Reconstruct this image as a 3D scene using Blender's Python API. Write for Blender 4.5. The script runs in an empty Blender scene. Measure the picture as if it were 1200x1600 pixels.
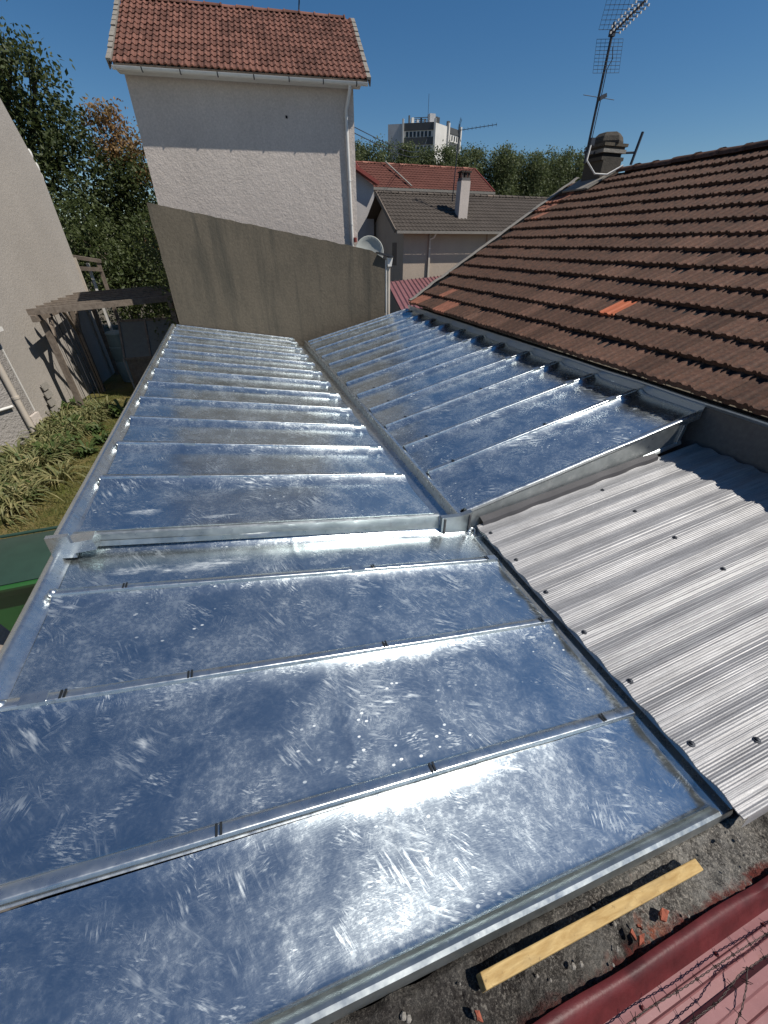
import bpy, math, random
from mathutils import Vector, Matrix, noise
V = Vector
R = math.radians
sc = bpy.context.scene
col = sc.collection

# ------------------------------------------------------------------ camera, sky, sun, exposure
cam_data = bpy.data.cameras.new("camera")
cam_data.sensor_fit = 'HORIZONTAL'
cam_data.sensor_width = 36.0
cam_data.lens = 36.0 * 610.0 / 1200.0
cam_data.clip_start = 0.02
cam_data.clip_end = 6000
cam = bpy.data.objects.new("camera", cam_data)
cam.location = (0, 0, 0)
cam.rotation_euler = (R(90 - 34.6), 0, R(-19.4))
col.objects.link(cam)
sc.camera = cam

SUN = V((0.60, -0.43, 1.0)).normalized()
SUN_EL = math.asin(SUN.z)
SUN_AZ = math.atan2(SUN.x, SUN.y)
world = bpy.data.worlds.new("World")
sc.world = world
world.use_nodes = True
wn = world.node_tree.nodes
wl = world.node_tree.links
sky = wn.new('ShaderNodeTexSky')
sky.sky_type = 'NISHITA'
sky.sun_disc = False
sky.sun_elevation = SUN_EL
sky.sun_rotation = SUN_AZ
sky.altitude = 50
sky.air_density = 1.0
sky.dust_density = 0.1
sky.ozone_density = 4.0
hsv = wn.new('ShaderNodeHueSaturation')
hsv.inputs['Saturation'].default_value = 1.26
wl.new(sky.outputs[0], hsv.inputs['Color'])
wl.new(hsv.outputs[0], wn['Background'].inputs[0])
wn['Background'].inputs[1].default_value = 0.073

sd = bpy.data.lights.new("sun", 'SUN')
sd.energy = 5.0
sd.angle = R(0.53)
sd.color = (1.0, 0.95, 0.87)
sun = bpy.data.objects.new("sun", sd)
sun.rotation_euler = SUN.to_track_quat('Z', 'Y').to_euler()
sun.location = SUN * 60
col.objects.link(sun)

sc.view_settings.view_transform = 'Standard'
sc.view_settings.look = 'None'
sc.view_settings.exposure = 0.02
sc.view_settings.gamma = 1
sc.view_settings.use_curve_mapping = False

# ------------------------------------------------------------------ helpers: materials
class NT:
    def __init__(self, name):
        self.m = bpy.data.materials.new(name)
        self.m.use_nodes = True
        self.n = self.m.node_tree.nodes
        self.l = self.m.node_tree.links
        self.b = self.n['Principled BSDF']
        tc = self.n.new('ShaderNodeTexCoord')
        self.obj = tc.outputs['Object']
    def put(self, sock, val):
        if isinstance(val, bpy.types.NodeSocket):
            self.l.new(val, sock)
        else:
            sock.default_value = val
    def noise(self, scale=5, detail=4, rough=.55, vec=None, dist=0.0):
        t = self.n.new('ShaderNodeTexNoise')
        self.l.new(vec or self.obj, t.inputs['Vector'])
        t.inputs['Scale'].default_value = scale
        t.inputs['Detail'].default_value = detail
        t.inputs['Roughness'].default_value = rough
        t.inputs['Distortion'].default_value = dist
        return t.outputs['Fac']
    def vor(self, scale=5, feature='F1', vec=None, out='Distance', rand=1.0):
        t = self.n.new('ShaderNodeTexVoronoi')
        t.feature = feature
        self.l.new(vec or self.obj, t.inputs['Vector'])
        t.inputs['Scale'].default_value = scale
        t.inputs['Randomness'].default_value = rand
        return t.outputs[out]
    def scale(self, s, vec=None, rot=(0, 0, 0)):
        t = self.n.new('ShaderNodeMapping')
        self.l.new(vec or self.obj, t.inputs['Vector'])
        t.inputs['Scale'].default_value = s
        t.inputs['Rotation'].default_value = rot
        return t.outputs[0]
    def rng(self, v, a, b, c=0.0, d=1.0, smooth=False):
        t = self.n.new('ShaderNodeMapRange')
        if smooth:
            t.interpolation_type = 'SMOOTHSTEP'
        self.l.new(v, t.inputs[0])
        for i, x in enumerate((a, b, c, d)):
            t.inputs[1 + i].default_value = x
        return t.outputs[0]
    def math(self, op, a, b=0.0):
        t = self.n.new('ShaderNodeMath')
        t.operation = op
        self.put(t.inputs[0], a)
        self.put(t.inputs[1], b)
        return t.outputs[0]
    def mix(self, f, a, b):
        t = self.n.new('ShaderNodeMix')
        t.data_type = 'RGBA'
        self.put(t.inputs[0], f)
        self.put(t.inputs[6], a if isinstance(a, bpy.types.NodeSocket) else (*a, 1))
        self.put(t.inputs[7], b if isinstance(b, bpy.types.NodeSocket) else (*b, 1))
        return t.outputs[2]
    def mul(self, colr, f):
        t = self.n.new('ShaderNodeVectorMath')
        t.operation = 'SCALE'
        self.put(t.inputs[0], colr)
        self.put(t.inputs['Scale'], f)
        return t.outputs[0]
    def bump(self, h, strength=.4, dist=.01, normal=None):
        t = self.n.new('ShaderNodeBump')
        t.inputs['Strength'].default_value = strength
        t.inputs['Distance'].default_value = dist
        self.l.new(h, t.inputs['Height'])
        if normal:
            self.l.new(normal, t.inputs['Normal'])
        return t.outputs[0]
    def rand(self):
        return self.n.new('ShaderNodeObjectInfo').outputs['Random']
    def out(self, color=None, rough=None, metal=None, normal=None, spec=None):
        b = self.b
        if color is not None:
            self.put(b.inputs['Base Color'], color if isinstance(color, bpy.types.NodeSocket) else (*color, 1))
        if rough is not None:
            self.put(b.inputs['Roughness'], rough)
        if metal is not None:
            self.put(b.inputs['Metallic'], metal)
        if normal is not None:
            self.l.new(normal, b.inputs['Normal'])
        if spec is not None:
            self.put(b.inputs['Specular IOR Level'], spec)
        return self.m

def plain(name, c, rough=.7, metal=0.0, var=.18, scale=9, bumps=0.0, bscale=60, spec=.3):
    t = NT(name)
    f = t.noise(scale, 5, .6)
    c1 = tuple(min(1, x * (1 + var)) for x in c)
    c2 = tuple(x * (1 - var) for x in c)
    cc = t.mix(t.rng(f, .3, .7), c2, c1)
    nm = None
    if bumps:
        nm = t.bump(t.noise(bscale, 3, .6), bumps, .01)
    return t.out(cc, rough, metal, nm, spec)

def make_zinc(name, smear=1.0, patches=()):
    t = NT(name)
    # brush strokes whose direction changes from patch to patch (wiped and scratched new zinc)
    wob = t.n.new('ShaderNodeVectorMath'); wob.operation = 'ADD'
    nz = t.n.new('ShaderNodeTexNoise'); nz.inputs['Scale'].default_value = 3.0
    nz.inputs['Detail'].default_value = 4
    t.l.new(t.obj, nz.inputs['Vector'])
    off = t.mul(nz.outputs['Color'], .45)
    t.l.new(t.obj, wob.inputs[0]); t.l.new(off, wob.inputs[1])
    strokes = None
    for k, (vs, st, base, spread, lo, plo) in enumerate(((2.6, 46, .25, .9, .45, .40), (4.2, 75, .35, 1.0, .46, .36), (7.5, 120, -.5, 2.6, .45, .42), (5.5, 170, .1, .5, .44, .38))):
        vc = t.n.new('ShaderNodeTexVoronoi')
        vc.inputs['Scale'].default_value = vs
        t.l.new(wob.outputs[0], vc.inputs['Vector'])
        sep = t.n.new('ShaderNodeSeparateColor')
        t.l.new(vc.outputs['Color'], sep.inputs[0])
        ang = t.math('MULTIPLY_ADD', sep.outputs[0], spread)
        ang.node.inputs[2].default_value = base
        vr = t.n.new('ShaderNodeVectorRotate'); vr.rotation_type = 'Z_AXIS'
        t.l.new(t.obj, vr.inputs['Vector']); t.l.new(ang, vr.inputs['Angle'])
        sv = t.scale((.11, 1, 1), vr.outputs[0])
        s = t.noise(st, 3, .65, sv, .25)
        edge = t.rng(vc.outputs['Distance'], .10, .70, 1, .25, True)
        s = t.math('MULTIPLY', t.rng(s, lo, .70), edge)
        patch = t.rng(t.noise(2.3 + k * 1.7, 4, .65), plo, .68, .05, 1, True)
        s = t.math('MULTIPLY', s, patch)
        strokes = s if strokes is None else t.math('MAXIMUM', strokes, t.math('MULTIPLY', s, .9))
    cloudy = t.rng(t.noise(3.4, 7, .72, None, .5), .36, .70, .10, .68, True)
    fine = t.rng(t.noise(48, 5, .75), .46, .72, 0, .55)
    dv = t.vor(15, 'F1', t.scale((1, 1.6, 1)))
    dsel = t.rng(t.noise(1.1, 2), .48, .60)
    drops = t.math('MULTIPLY', t.rng(dv, .09, .15, 1, 0), dsel)
    sm = t.math('MAXIMUM', strokes, t.math('MULTIPLY', cloudy, t.math('ADD', .35, fine)))
    sm = t.math('MULTIPLY', sm, smear)
    alls = t.math('MAXIMUM', sm, t.math('MULTIPLY', drops, .9 * smear))
    rough = t.rng(alls, 0, 1, .18, .60)
    colr = t.mix(alls, (.56, .63, .655), (.82, .85, .84))
    metal = t.rng(alls, .0, 1, .98, .80)
    for (cx, cy, ex, ey) in patches:
        sv = t.n.new('ShaderNodeMapping'); sv.vector_type = 'TEXTURE'
        sv.inputs['Location'].default_value = (cx, cy, 0); sv.inputs['Scale'].default_value = (ex, ey, 1e3)
        sv.inputs['Rotation'].default_value = (0, 0, .12)
        t.l.new(t.obj, sv.inputs['Vector'])
        ln = t.n.new('ShaderNodeVectorMath'); ln.operation = 'LENGTH'
        t.l.new(sv.outputs[0], ln.inputs[0])
        dd = t.math('ADD', ln.outputs['Value'], t.math('MULTIPLY', t.math('SUBTRACT', t.noise(9, 5, .7, t.scale((1, 4, 1))), .5), 2.6))
        mk = t.math('MULTIPLY', t.math('MULTIPLY', t.rng(dd, .35, 1.05, 1, 0), .9), t.rng(t.noise(46, 4, .75, t.scale((.25, 1.3, 1))), .34, .62, .1, 1))
        colr = t.mix(mk, colr, (.60, .64, .66))
        metal = t.math('MULTIPLY', metal, t.rng(mk, 0, 1, 1, .45))
        rough = t.math('MAXIMUM', rough, t.math('MULTIPLY', mk, .65))
    h = t.math('ADD', t.math('MULTIPLY', t.noise(1.6, 3, .5), 1.0), t.math('MULTIPLY', t.noise(9, 2, .5), .07))
    n1 = t.bump(h, .30, .02)
    n2 = t.bump(t.math('ADD', t.noise(170, 3, .6, t.scale((.12, 1, 1), None, (0, 0, .35))), strokes), .16, .002, n1)
    tg = t.n.new('ShaderNodeCombineXYZ')
    tg.inputs[1].default_value = 1.0
    t.l.new(tg.outputs[0], t.b.inputs['Tangent'])
    t.put(t.b.inputs['Anisotropic'], t.rng(alls, 0, 1, .6, .42))
    return t.out(colr, rough, metal, n2)

def make_trim(name, metal, r0, r1, c0, c1):
    t = NT(name)
    f = t.noise(6, 5, .65)
    c = t.mix(t.rng(f, .35, .68), c0, c1)
    c = t.mix(t.rng(t.noise(14, 5, .7, t.scale((1, 1, .4))), .60, .74, 0, .55), c, (.24, .22, .20))
    sp = t.rng(t.vor(30), .08, .13, .6, 0)
    c = t.mix(t.math('MULTIPLY', sp, t.rng(t.noise(2), .5, .6)), c, (.8, .8, .78))
    r = t.rng(t.noise(18, 4, .7), .3, .7, r0, r1)
    return t.out(c, r, metal, t.bump(t.noise(5, 3, .5), .25, .01))

def make_tile(name, base, dark, bright, bright_amt=.06, lichen=.5):
    t = NT(name)
    r = t.rand()
    big = t.noise(1.1, 4, .6)
    f = t.noise(16, 5, .65)
    c = t.mix(t.rng(f, .32, .7), dark, base)
    c = t.mix(t.math('MULTIPLY', t.rng(t.noise(45, 4, .7), .52, .75), lichen), c, (.17, .155, .13))
    c = t.mix(t.math('GREATER_THAN', r, 1 - bright_amt), c, bright)
    v = t.math('MULTIPLY', t.rng(r, 0, 1, .68, 1.28), t.rng(big, .3, .7, .85, 1.15))
    c = t.mul(c, v)
    nm = t.bump(t.noise(90, 4, .7), .45, .004)
    return t.out(c, .82, 0, nm, .2)

def make_wall(name, c, grain=55, gstr=.5, stain=.25, stainc=(.12, .11, .09), gdist=.012, run=0.0):
    t = NT(name)
    big = t.noise(.9, 6, .6)
    cc = t.mix(t.rng(big, .3, .72), tuple(x * .86 for x in c), c)
    sp = t.noise(grain, 3, .6)
    cc = t.mul(cc, t.rng(sp, .3, .7, .86, 1.1))
    st = t.rng(t.noise(2.2, 6, .7, t.scale((1, 1, .35))), .52, .78, 0, stain)
    cc = t.mix(st, cc, stainc)
    if run:
        rn = t.rng(t.noise(3.0, 5, .7, t.scale((1.6, 1.6, .12))), .5, .72, 0, run)
        cc = t.mix(rn, cc, stainc)
    nm = t.bump(t.math('ADD', t.math('MULTIPLY', sp, .7), t.noise(grain * .3, 3, .6)), gstr, gdist)
    return t.out(cc, .9, 0, nm, .15)

def make_leaf(name, c, c2, trans=.35, vary=False):
    t = NT(name)
    f = t.noise(.9, 4, .7)
    g = t.noise(11, 2, .6)
    cc = t.mix(t.rng(t.math('ADD', t.math('MULTIPLY', f, .6), t.math('MULTIPLY', g, .4)), .38, .62), c, c2)
    if vary:
        cc = t.mix(t.math('MULTIPLY', t.rand(), .5), cc, (.055, .095, .024))
    t.out(cc, .55, 0, None, .35)
    tr = t.n.new('ShaderNodeBsdfTranslucent')
    t.l.new(t.mul(cc, 1.3), tr.inputs['Color'])
    mx = t.n.new('ShaderNodeMixShader')
    mx.inputs[0].default_value = trans
    t.l.new(t.b.outputs[0], mx.inputs[1]); t.l.new(tr.outputs[0], mx.inputs[2])
    t.l.new(mx.outputs[0], t.n['Material Output'].inputs[0])
    return t.m

def make_sheet():
    t = NT("ribbed grey plastic sheet")
    st = t.noise(60, 3, .6, t.scale((.05, 1, .2)))
    f = t.noise(2.5, 5, .65)
    fine = t.noise(240, 3, .7)
    c = t.mix(t.rng(st, .35, .68), (.27, .265, .265), (.38, .375, .375))
    c = t.mul(c, t.rng(f, .3, .7, .84, 1.1))
    c = t.mul(c, t.rng(fine, .35, .65, .74, 1.2))
    nm = t.bump(st, .35, .004)
    nm = t.bump(fine, .2, .001, nm)
    return t.out(c, .47, .12, nm, .4)

def make_parapet():
    t = NT("weathered mortar")
    f = t.noise(7, 6, .7)
    g = t.noise(55, 5, .75)
    c = t.mix(t.rng(f, .36, .64), (.022, .019, .018), (.21, .20, .18))
    c = t.mix(t.rng(t.noise(120, 4, .8), .50, .62), c, (.36, .33, .29))
    c = t.mix(t.rng(g, .54, .66, 0, .8), c, (.025, .022, .02))
    rd = t.math('MULTIPLY', t.rng(t.noise(3.3, 4, .6), .58, .70), t.rng(t.noise(38, 4, .7), .42, .58))
    c = t.mix(t.math('MULTIPLY', rd, .85), c, (.34, .085, .035))
    bl = t.rng(t.noise(4.2, 5, .65, None, .4), .55, .66)
    c = t.mix(t.math('MULTIPLY', bl, .8), c, (.022, .020, .019))
    sp = t.n.new('ShaderNodeSeparateXYZ'); t.l.new(t.obj, sp.inputs[0])
    yy = t.math('ADD', sp.outputs[1], t.math('MULTIPLY', t.math('SUBTRACT', t.noise(14, 5, .7), .5), .10))
    red = t.math('MULTIPLY', t.rng(yy, -.055, -.03, 1, 0), t.rng(t.noise(60, 3, .7), .34, .5))
    c = t.mix(t.math('MULTIPLY', red, .9), c, (.13, .032, .026))
    dk = t.math('MULTIPLY', t.rng(sp.outputs[0], -.1, .55, 1, 0), t.rng(t.noise(5, 4, .6), .3, .6, .35, .9))
    c = t.mix(dk, c, (.020, .017, .016))
    nm = t.bump(t.math('ADD', f, g), 1.0, .02)
    return t.out(c, .95, 0, nm, .1)

def make_timber(name, c1, c2, knots=True, axis_scale=(2.2, 55, 55), rot=(0, 0, 0)):
    t = NT(name)
    g = t.noise(1.0, 6, .65, t.scale(axis_scale, None, rot), .4)
    c = t.mix(t.rng(g, .34, .68), c1, c2)
    if knots:
        k = t.vor(3.4, 'F1', t.scale((1.5, 2.2, 2.2), None, rot))
        c = t.mix(t.rng(k, .06, .22, .8, 0, True), c, (.20, .085, .022))
        d = t.rng(t.noise(7, 6, .75, t.scale((.5, 2, 2))), .48, .72, 0, .65)
        c = t.mix(d, c, (.25, .18, .09))
        c = t.mix(t.rng(t.noise(40, 4, .7), .62, .72, 0, .7), c, (.14, .09, .045))
    nm = t.bump(g, .35, .003)
    return t.out(c, .7, 0, nm, .25)

def make_red_roof():
    t = NT("faded red painted steel")
    c = t.mix(t.rng(t.noise(4, 5, .6), .35, .68), (.19, .078, .080), (.26, .118, .118))
    c = t.mix(t.rng(t.noise(120, 3, .7), .6, .75, 0, .5), c, (.34, .19, .185))
    c = t.mix(t.rng(t.noise(15, 5, .7), .62, .75, 0, .7), c, (.16, .06, .045))
    return t.out(c, .5, 0, t.bump(t.noise(130, 3, .6), .12, .002), .35)

def make_grass():
    t = NT("dry lawn")
    c = t.mix(t.rng(t.noise(1.6, 5, .65), .35, .65), (.10, .11, .028), (.20, .155, .065))
    c = t.mul(c, t.rng(t.noise(60, 4, .7), .3, .7, .55, 1.3))
    return t.out(c, .95, 0, t.bump(t.noise(70, 4, .7), .8, .03), .1)

M = {}
M['zinc'] = make_zinc("new zinc sheet", 1.0)
M['zinc_smeared'] = make_zinc("zinc sheet with white smears", 1.0, ((-.62, .80, .24, .05), (-.98, .80, .13, .035)))
M['zinc_smeared_far'] = make_zinc("far zinc sheet with white smears", 1.0, ((-.86, -3.25, .09, .035), (-.43, -3.33, .11, .022)))
M['zinc_cap'] = make_trim('zinc seam cap', .93, .20, .38, (.52, .56, .58), (.66, .69, .69))
M['zinc_flash'] = plain('plain zinc flashing', (.46, .50, .54), .36, .7, .08, 3)
M['zinc_fascia'] = make_trim('zinc fascia', .86, .26, .46, (.30, .33, .335), (.47, .50, .50))
M['dark_clip'] = plain("dark clip", (.03, .035, .04), .5, .6)
M['sheet'] = make_sheet()
M['tile'] = make_tile("weathered brown clay tile", (.140, .070, .046), (.056, .034, .026), (.20, .09, .055), .0, .38)
M['tile_rust'] = plain('rusty clay tile', (.22, .088, .055), .8, 0, .3, 14, .4, 90)
M['tile_orange'] = plain("new orange clay tile", (.42, .12, .055), .75, 0, .12, 14)
M['tile_white'] = make_tile("red clay roll tile", (.205, .088, .062), (.115, .056, .043), (.21, .10, .07), .0, .5)
M['tile_grey'] = make_tile("grey brown concrete tile", (.105, .085, .070), (.065, .054, .046), (.13, .10, .08), .05, .5)
M['tile_red'] = make_tile("red clay tile", (.19, .068, .048), (.12, .048, .037), (.24, .11, .08), .06, .3)
M['mortar'] = make_wall("ridge mortar", (.27, .25, .22), 60, .8, .4)
M['parapet'] = make_parapet()
M['concrete'] = make_wall("old concrete render", (.128, .108, .082), 24, .6, .75, (.060, .056, .046), .012, .9)
M['white_render'] = make_wall("white rough render", (.60, .53, .475), 34, .55, .16, (.36, .32, .28), .016, .14)
M['left_render'] = make_wall("cream scratched render", (.40, .365, .325), 55, .6, .12, (.25, .23, .21), .012)
M['left_rough'] = make_wall("grey rough render", (.34, .315, .29), 30, 1.0, .2, (.2, .19, .17), .03)
M['beige'] = make_wall("beige render", (.47, .385, .31), 30, .5, .2, (.25, .2, .17), .015)
M['far_white'] = make_wall("far white render", (.50, .47, .45), 20, .4, .2)
M['flash_dark'] = plain("dark grey flashing paint", (.085, .082, .085), .6, .2, .15, 5)  # dark grey paint on wall bands, side flashing and solder joints
M['wall_dark'] = make_wall("grey cement render", (.16, .15, .145), 30, .5, .3)
M['white_paint'] = plain("white painted metal", (.66, .64, .60), .45, 0, .06, 6)
M['pvc'] = plain("beige pvc pipe", (.50, .44, .37), .45, 0, .07, 6)
M['dark_metal'] = plain("dark galvanised tube", (.055, .06, .07), .5, .5, .2, 20)
M['wire'] = plain("rusty steel wire", (.07, .055, .05), .55, .6, .3, 60)
M['stack'] = make_wall('sooty chimney stone', (.085, .075, .062), 40, .8, .5, (.03, .028, .026))
M['black'] = plain("black gap", (.012, .012, .013), .8)
M['timber_new'] = make_timber("fresh yellow pine", (.36, .225, .080), (.56, .40, .175))
M['timber_old'] = make_timber("grey weathered timber", (.12, .095, .075), (.22, .18, .145), False, (12, 12, 12))
M['red_roof'] = make_red_roof()
M['red_dark'] = plain("dark red painted steel", (.085, .014, .015), .5, 0, .35, 11, .12, 60, .35)
M['terracotta'] = plain("broken terracotta", (.27, .080, .048), .9, 0, .45, 45, .6, 150)
M['leaf_a'] = make_leaf("dark green leaf", (.040, .056, .018), (.085, .105, .034))
M['leaf_b'] = make_leaf("mid green leaf", (.045, .065, .020), (.095, .115, .036))
M['leaf_dry'] = make_leaf("dry orange brown leaf", (.30, .155, .065), (.17, .13, .05))
M['leaf_pop'] = make_leaf("poplar leaf", (.068, .094, .038), (.135, .155, .065))
M['leaf_lily'] = make_leaf("strap leaf", (.070, .100, .030), (.42, .35, .17), .25, True)
M['grass'] = make_leaf('grass blade', (.075, .10, .025), (.17, .15, .055), .3)
M['leaf_low'] = make_leaf('low garden leaf', (.05, .085, .022), (.10, .13, .035), .3, True)
M['bark'] = plain("bark", (.09, .072, .055), .9, 0, .3, 12, .6, 25)
M['lawn'] = make_grass()
M['paving'] = make_wall("dusty paving", (.30, .25, .21), 40, .6, .4)
M['soil'] = make_wall("ground", (.13, .11, .08), 8, .6, .5)
M['bin'] = plain("green bin plastic", (.018, .095, .022), .42, 0, .08, 6, 0, 60, .45)
M['bin_lid'] = plain("dark green bin lid", (.022, .050, .036), .5, 0, .12, 8, 0, 60, .4)
M['barrel'] = plain("blue grey plastic", (.17, .23, .24), .5, 0, .08)
M['frame_panel'] = plain("dull grey panel", (.12, .125, .11), .55, 0, .12)
M['glass'] = plain("dark window glass", (.025, .03, .035), .08, 0, .05)
M['tower_white'] = plain("pale concrete", (.62, .60, .56), .8, 0, .07, .6)
M['tower_grey'] = plain("grey concrete", (.45, .45, .455), .8, 0, .08, .6)
M['tower_dark'] = plain("dark cladding", (.075, .077, .078), .6, 0, .1, .6)
M['dish'] = plain("pale grey dish paint", (.45, .46, .42), .5, 0, .04)
M['red_trim'] = plain("dark red trim", (.22, .05, .04), .6)

# ------------------------------------------------------------------ helpers: meshes and objects
class MB:
    def __init__(self):
        self.v = []; self.f = []
    def add(self, vs, fs):
        o = len(self.v)
        self.v += [tuple(p) for p in vs]
        self.f += [tuple(i + o for i in q) for q in fs]
    def quad(self, a, b, c, d):
        self.add([a, b, c, d], [(0, 1, 2, 3)])
    def box(self, c, s, ax=None):
        c = V(c)
        X, Y, Z = ax if ax else (V((1, 0, 0)), V((0, 1, 0)), V((0, 0, 1)))
        X = X * s[0] / 2; Y = Y * s[1] / 2; Z = Z * s[2] / 2
        vs = [c + X * i + Y * j + Z * k for i in (-1, 1) for j in (-1, 1) for k in (-1, 1)]
        self.add(vs, [(0, 1, 3, 2), (4, 6, 7, 5), (0, 4, 5, 1), (2, 3, 7, 6), (0, 2, 6, 4), (1, 5, 7, 3)])
        return self
    def beam(self, a, b, w, h, up=(0, 0, 1)):
        a = V(a); b = V(b)
        d = (b - a); L = d.length; d.normalize()
        u = V(up)
        s = d.cross(u).normalized()
        u = s.cross(d).normalized()
        self.box((a + b) / 2, (L, w, h), (d, s, u))
        return self
    def prism(self, poly, ext):
        n = len(poly); e = V(ext)
        vs = [V(p) for p in poly] + [V(p) + e for p in poly]
        fs = [tuple(range(n - 1, -1, -1)), tuple(range(n, 2 * n))]
        fs += [(i, (i + 1) % n, n + (i + 1) % n, n + i) for i in range(n)]
        self.add(vs, fs)
        return self
    def tube(self, pts, r, n=8, caps=True, r2=None):
        pts = [V(p) for p in pts]
        m = len(pts)
        o = len(self.v)
        prev = None
        for i, p in enumerate(pts):
            d = (pts[min(i + 1, m - 1)] - pts[max(i - 1, 0)]).normalized()
            u = V((0, 0, 1)) if abs(d.z) < .9 else V((1, 0, 0))
            s = d.cross(u).normalized() if prev is None else (prev - d * prev.dot(d)).normalized()
            prev = s
            w = d.cross(s)
            rr = r if r2 is None else r + (r2 - r) * i / (m - 1)
            if isinstance(r, (list, tuple)):
                rr = r[i]
            for k in range(n):
                a = 2 * math.pi * k / n
                self.v.append(tuple(p + (s * math.cos(a) + w * math.sin(a)) * rr))
        for i in range(m - 1):
            for k in range(n):
                k2 = (k + 1) % n
                self.f.append((o + i * n + k, o + i * n + k2, o + (i + 1) * n + k2, o + (i + 1) * n + k))
        if caps:
            c = len(self.v)
            self.v += self.v[o:o + n] + self.v[o + (m - 1) * n:o + m * n]
            self.f.append(tuple(c + k for k in range(n - 1, -1, -1)))
            self.f.append(tuple(c + n + k for k in range(n)))
        return self
    def grid(self, fn, nu, nv):
        o = len(self.v)
        for i in range(nu + 1):
            for j in range(nv + 1):
                self.v.append(tuple(fn(i / nu, j / nv)))
        for i in range(nu):
            for j in range(nv):
                a = o + i * (nv + 1) + j
                self.f.append((a, a + nv + 1, a + nv + 2, a + 1))
        return self
    def lathe(self, c, prof, n=12, axis=(0, 0, 1)):
        ax = V(axis).normalized()
        u = V((1, 0, 0)) if abs(ax.x) < .9 else V((0, 1, 0))
        s = ax.cross(u).normalized(); w = ax.cross(s)
        o = len(self.v)
        for (r, h) in prof:
            for k in range(n):
                a = 2 * math.pi * k / n
                self.v.append(tuple(V(c) + ax * h + (s * math.cos(a) + w * math.sin(a)) * r))
        for i in range(len(prof) - 1):
            for k in range(n):
                k2 = (k + 1) % n
                self.f.append((o + i * n + k, o + i * n + k2, o + (i + 1) * n + k2, o + (i + 1) * n + k))
        c = len(self.v); e = o + (len(prof) - 1) * n
        self.v += self.v[o:o + n] + self.v[e:e + n]
        self.f.append(tuple(c + k for k in range(n - 1, -1, -1)))
        self.f.append(tuple(c + n + k for k in range(n)))
        return self

WL = {}
def base_of(p):
    return WL.get(p.name, V((0, 0, 0))) if p else V((0, 0, 0))
def mesh_of(name, mb, mat, off=V((0, 0, 0)), smooth=False):
    me = bpy.data.meshes.new(name)
    me.from_pydata([(p[0] - off.x, p[1] - off.y, p[2] - off.z) for p in mb.v], [], mb.f)
    me.materials.append(mat)
    if smooth:
        me.shade_smooth()
        if smooth != True:
            try:
                me.set_sharp_from_angle(angle=R(smooth))
            except Exception:
                pass
    me.update()
    return me
def link(name, me, parent=None):
    o = bpy.data.objects.new(name, me)
    col.objects.link(o)
    if parent:
        o.parent = parent
        WL[o.name] = base_of(parent)
    return o
def part(name, mb, mat, parent, smooth=False, label=None, kind=None):
    o = link(name, mesh_of(name, mb, mat, base_of(parent), smooth), parent)
    if label: o['label'] = label
    if kind: o['kind'] = kind
    return o
def tag(o, label, cat, group=None):
    o['label'] = label; o['category'] = cat
    if group: o['group'] = group
    return o
def thing(name, label, cat, loc, group=None):
    o = bpy.data.objects.new(name, None)
    o.empty_display_size = .2
    col.objects.link(o)
    o.location = loc
    WL[o.name] = V(loc)
    return tag(o, label, cat, group)
def single(name, mb, mat, loc, label, cat, group=None, smooth=False):
    loc = V(loc)
    o = link(name, mesh_of(name, mb, mat, loc, smooth))
    o.location = loc
    WL[o.name] = loc
    return tag(o, label, cat, group)
def structure(name, mb, mat, kind='structure', smooth=False):
    o = link(name, mesh_of(name, mb, mat, V((0, 0, 0)), smooth))
    o['kind'] = kind
    return o
def place(name, me, mtx, parent):
    """a shared-mesh piece placed by a world matrix under its parent"""
    o = bpy.data.objects.new(name, me)
    col.objects.link(o)
    o.parent = parent
    m = Matrix.Translation(-base_of(parent)) @ mtx
    o.matrix_local = m
    WL[o.name] = base_of(parent)
    return o
def frame(o, u, v, n):
    return Matrix(((u.x, v.x, n.x, o.x), (u.y, v.y, n.y, o.y), (u.z, v.z, n.z, o.z), (0, 0, 0, 1)))

GZ = -3.5
rnd = random.Random(7)

# ------------------------------------------------------------------ ground
g = MB()
g.quad((-1500, -1500, GZ - .03), (1500, -1500, GZ - .03), (1500, 2500, GZ - .03), (-1500, 2500, GZ - .03))
structure('ground', g, M['soil'])
g = MB()
def lawn_pt(a, b):
    x = -7 + 6.1 * a; y = 5.4 + 12 * b
    return (x, y, GZ + .03 * noise.noise(V((x * .8, y * .8, 0))) + .01)
g.grid(lawn_pt, 24, 40)
structure('lawn', g, M['lawn'], smooth=True)
g = MB()
g.box((-4.0, 3.2, GZ - .02), (6.0, 4.3, .07))
structure('pavement', g, M['paving'])
g = MB()
for i in range(22000):
    x = rnd.uniform(-5.0, -1.0); y = rnd.uniform(5.5, 12.6)
    h = rnd.uniform(.03, .085); a = rnd.uniform(0, 6.28); w = .007
    z = GZ + .005
    dx, dy = math.cos(a) * w, math.sin(a) * w
    lx, ly = rnd.uniform(-.05, .05), rnd.uniform(-.05, .05)
    g.add([(x - dx, y - dy, z), (x + dx, y + dy, z), (x + lx, y + ly, z + h)], [(0, 1, 2)])
structure('grass', g, M['grass'], 'stuff')

# ------------------------------------------------------------------ zinc roofs
def ztop(x):      # near pan
    return -1.456 - .1916 * (x + 1.11)
def zleft(x):     # far left pan
    return -1.362 - .1745 * (x + 1.075)
def zright(x):    # far right pan
    return -1.80 + .2345 * (x - 1.45)

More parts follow.
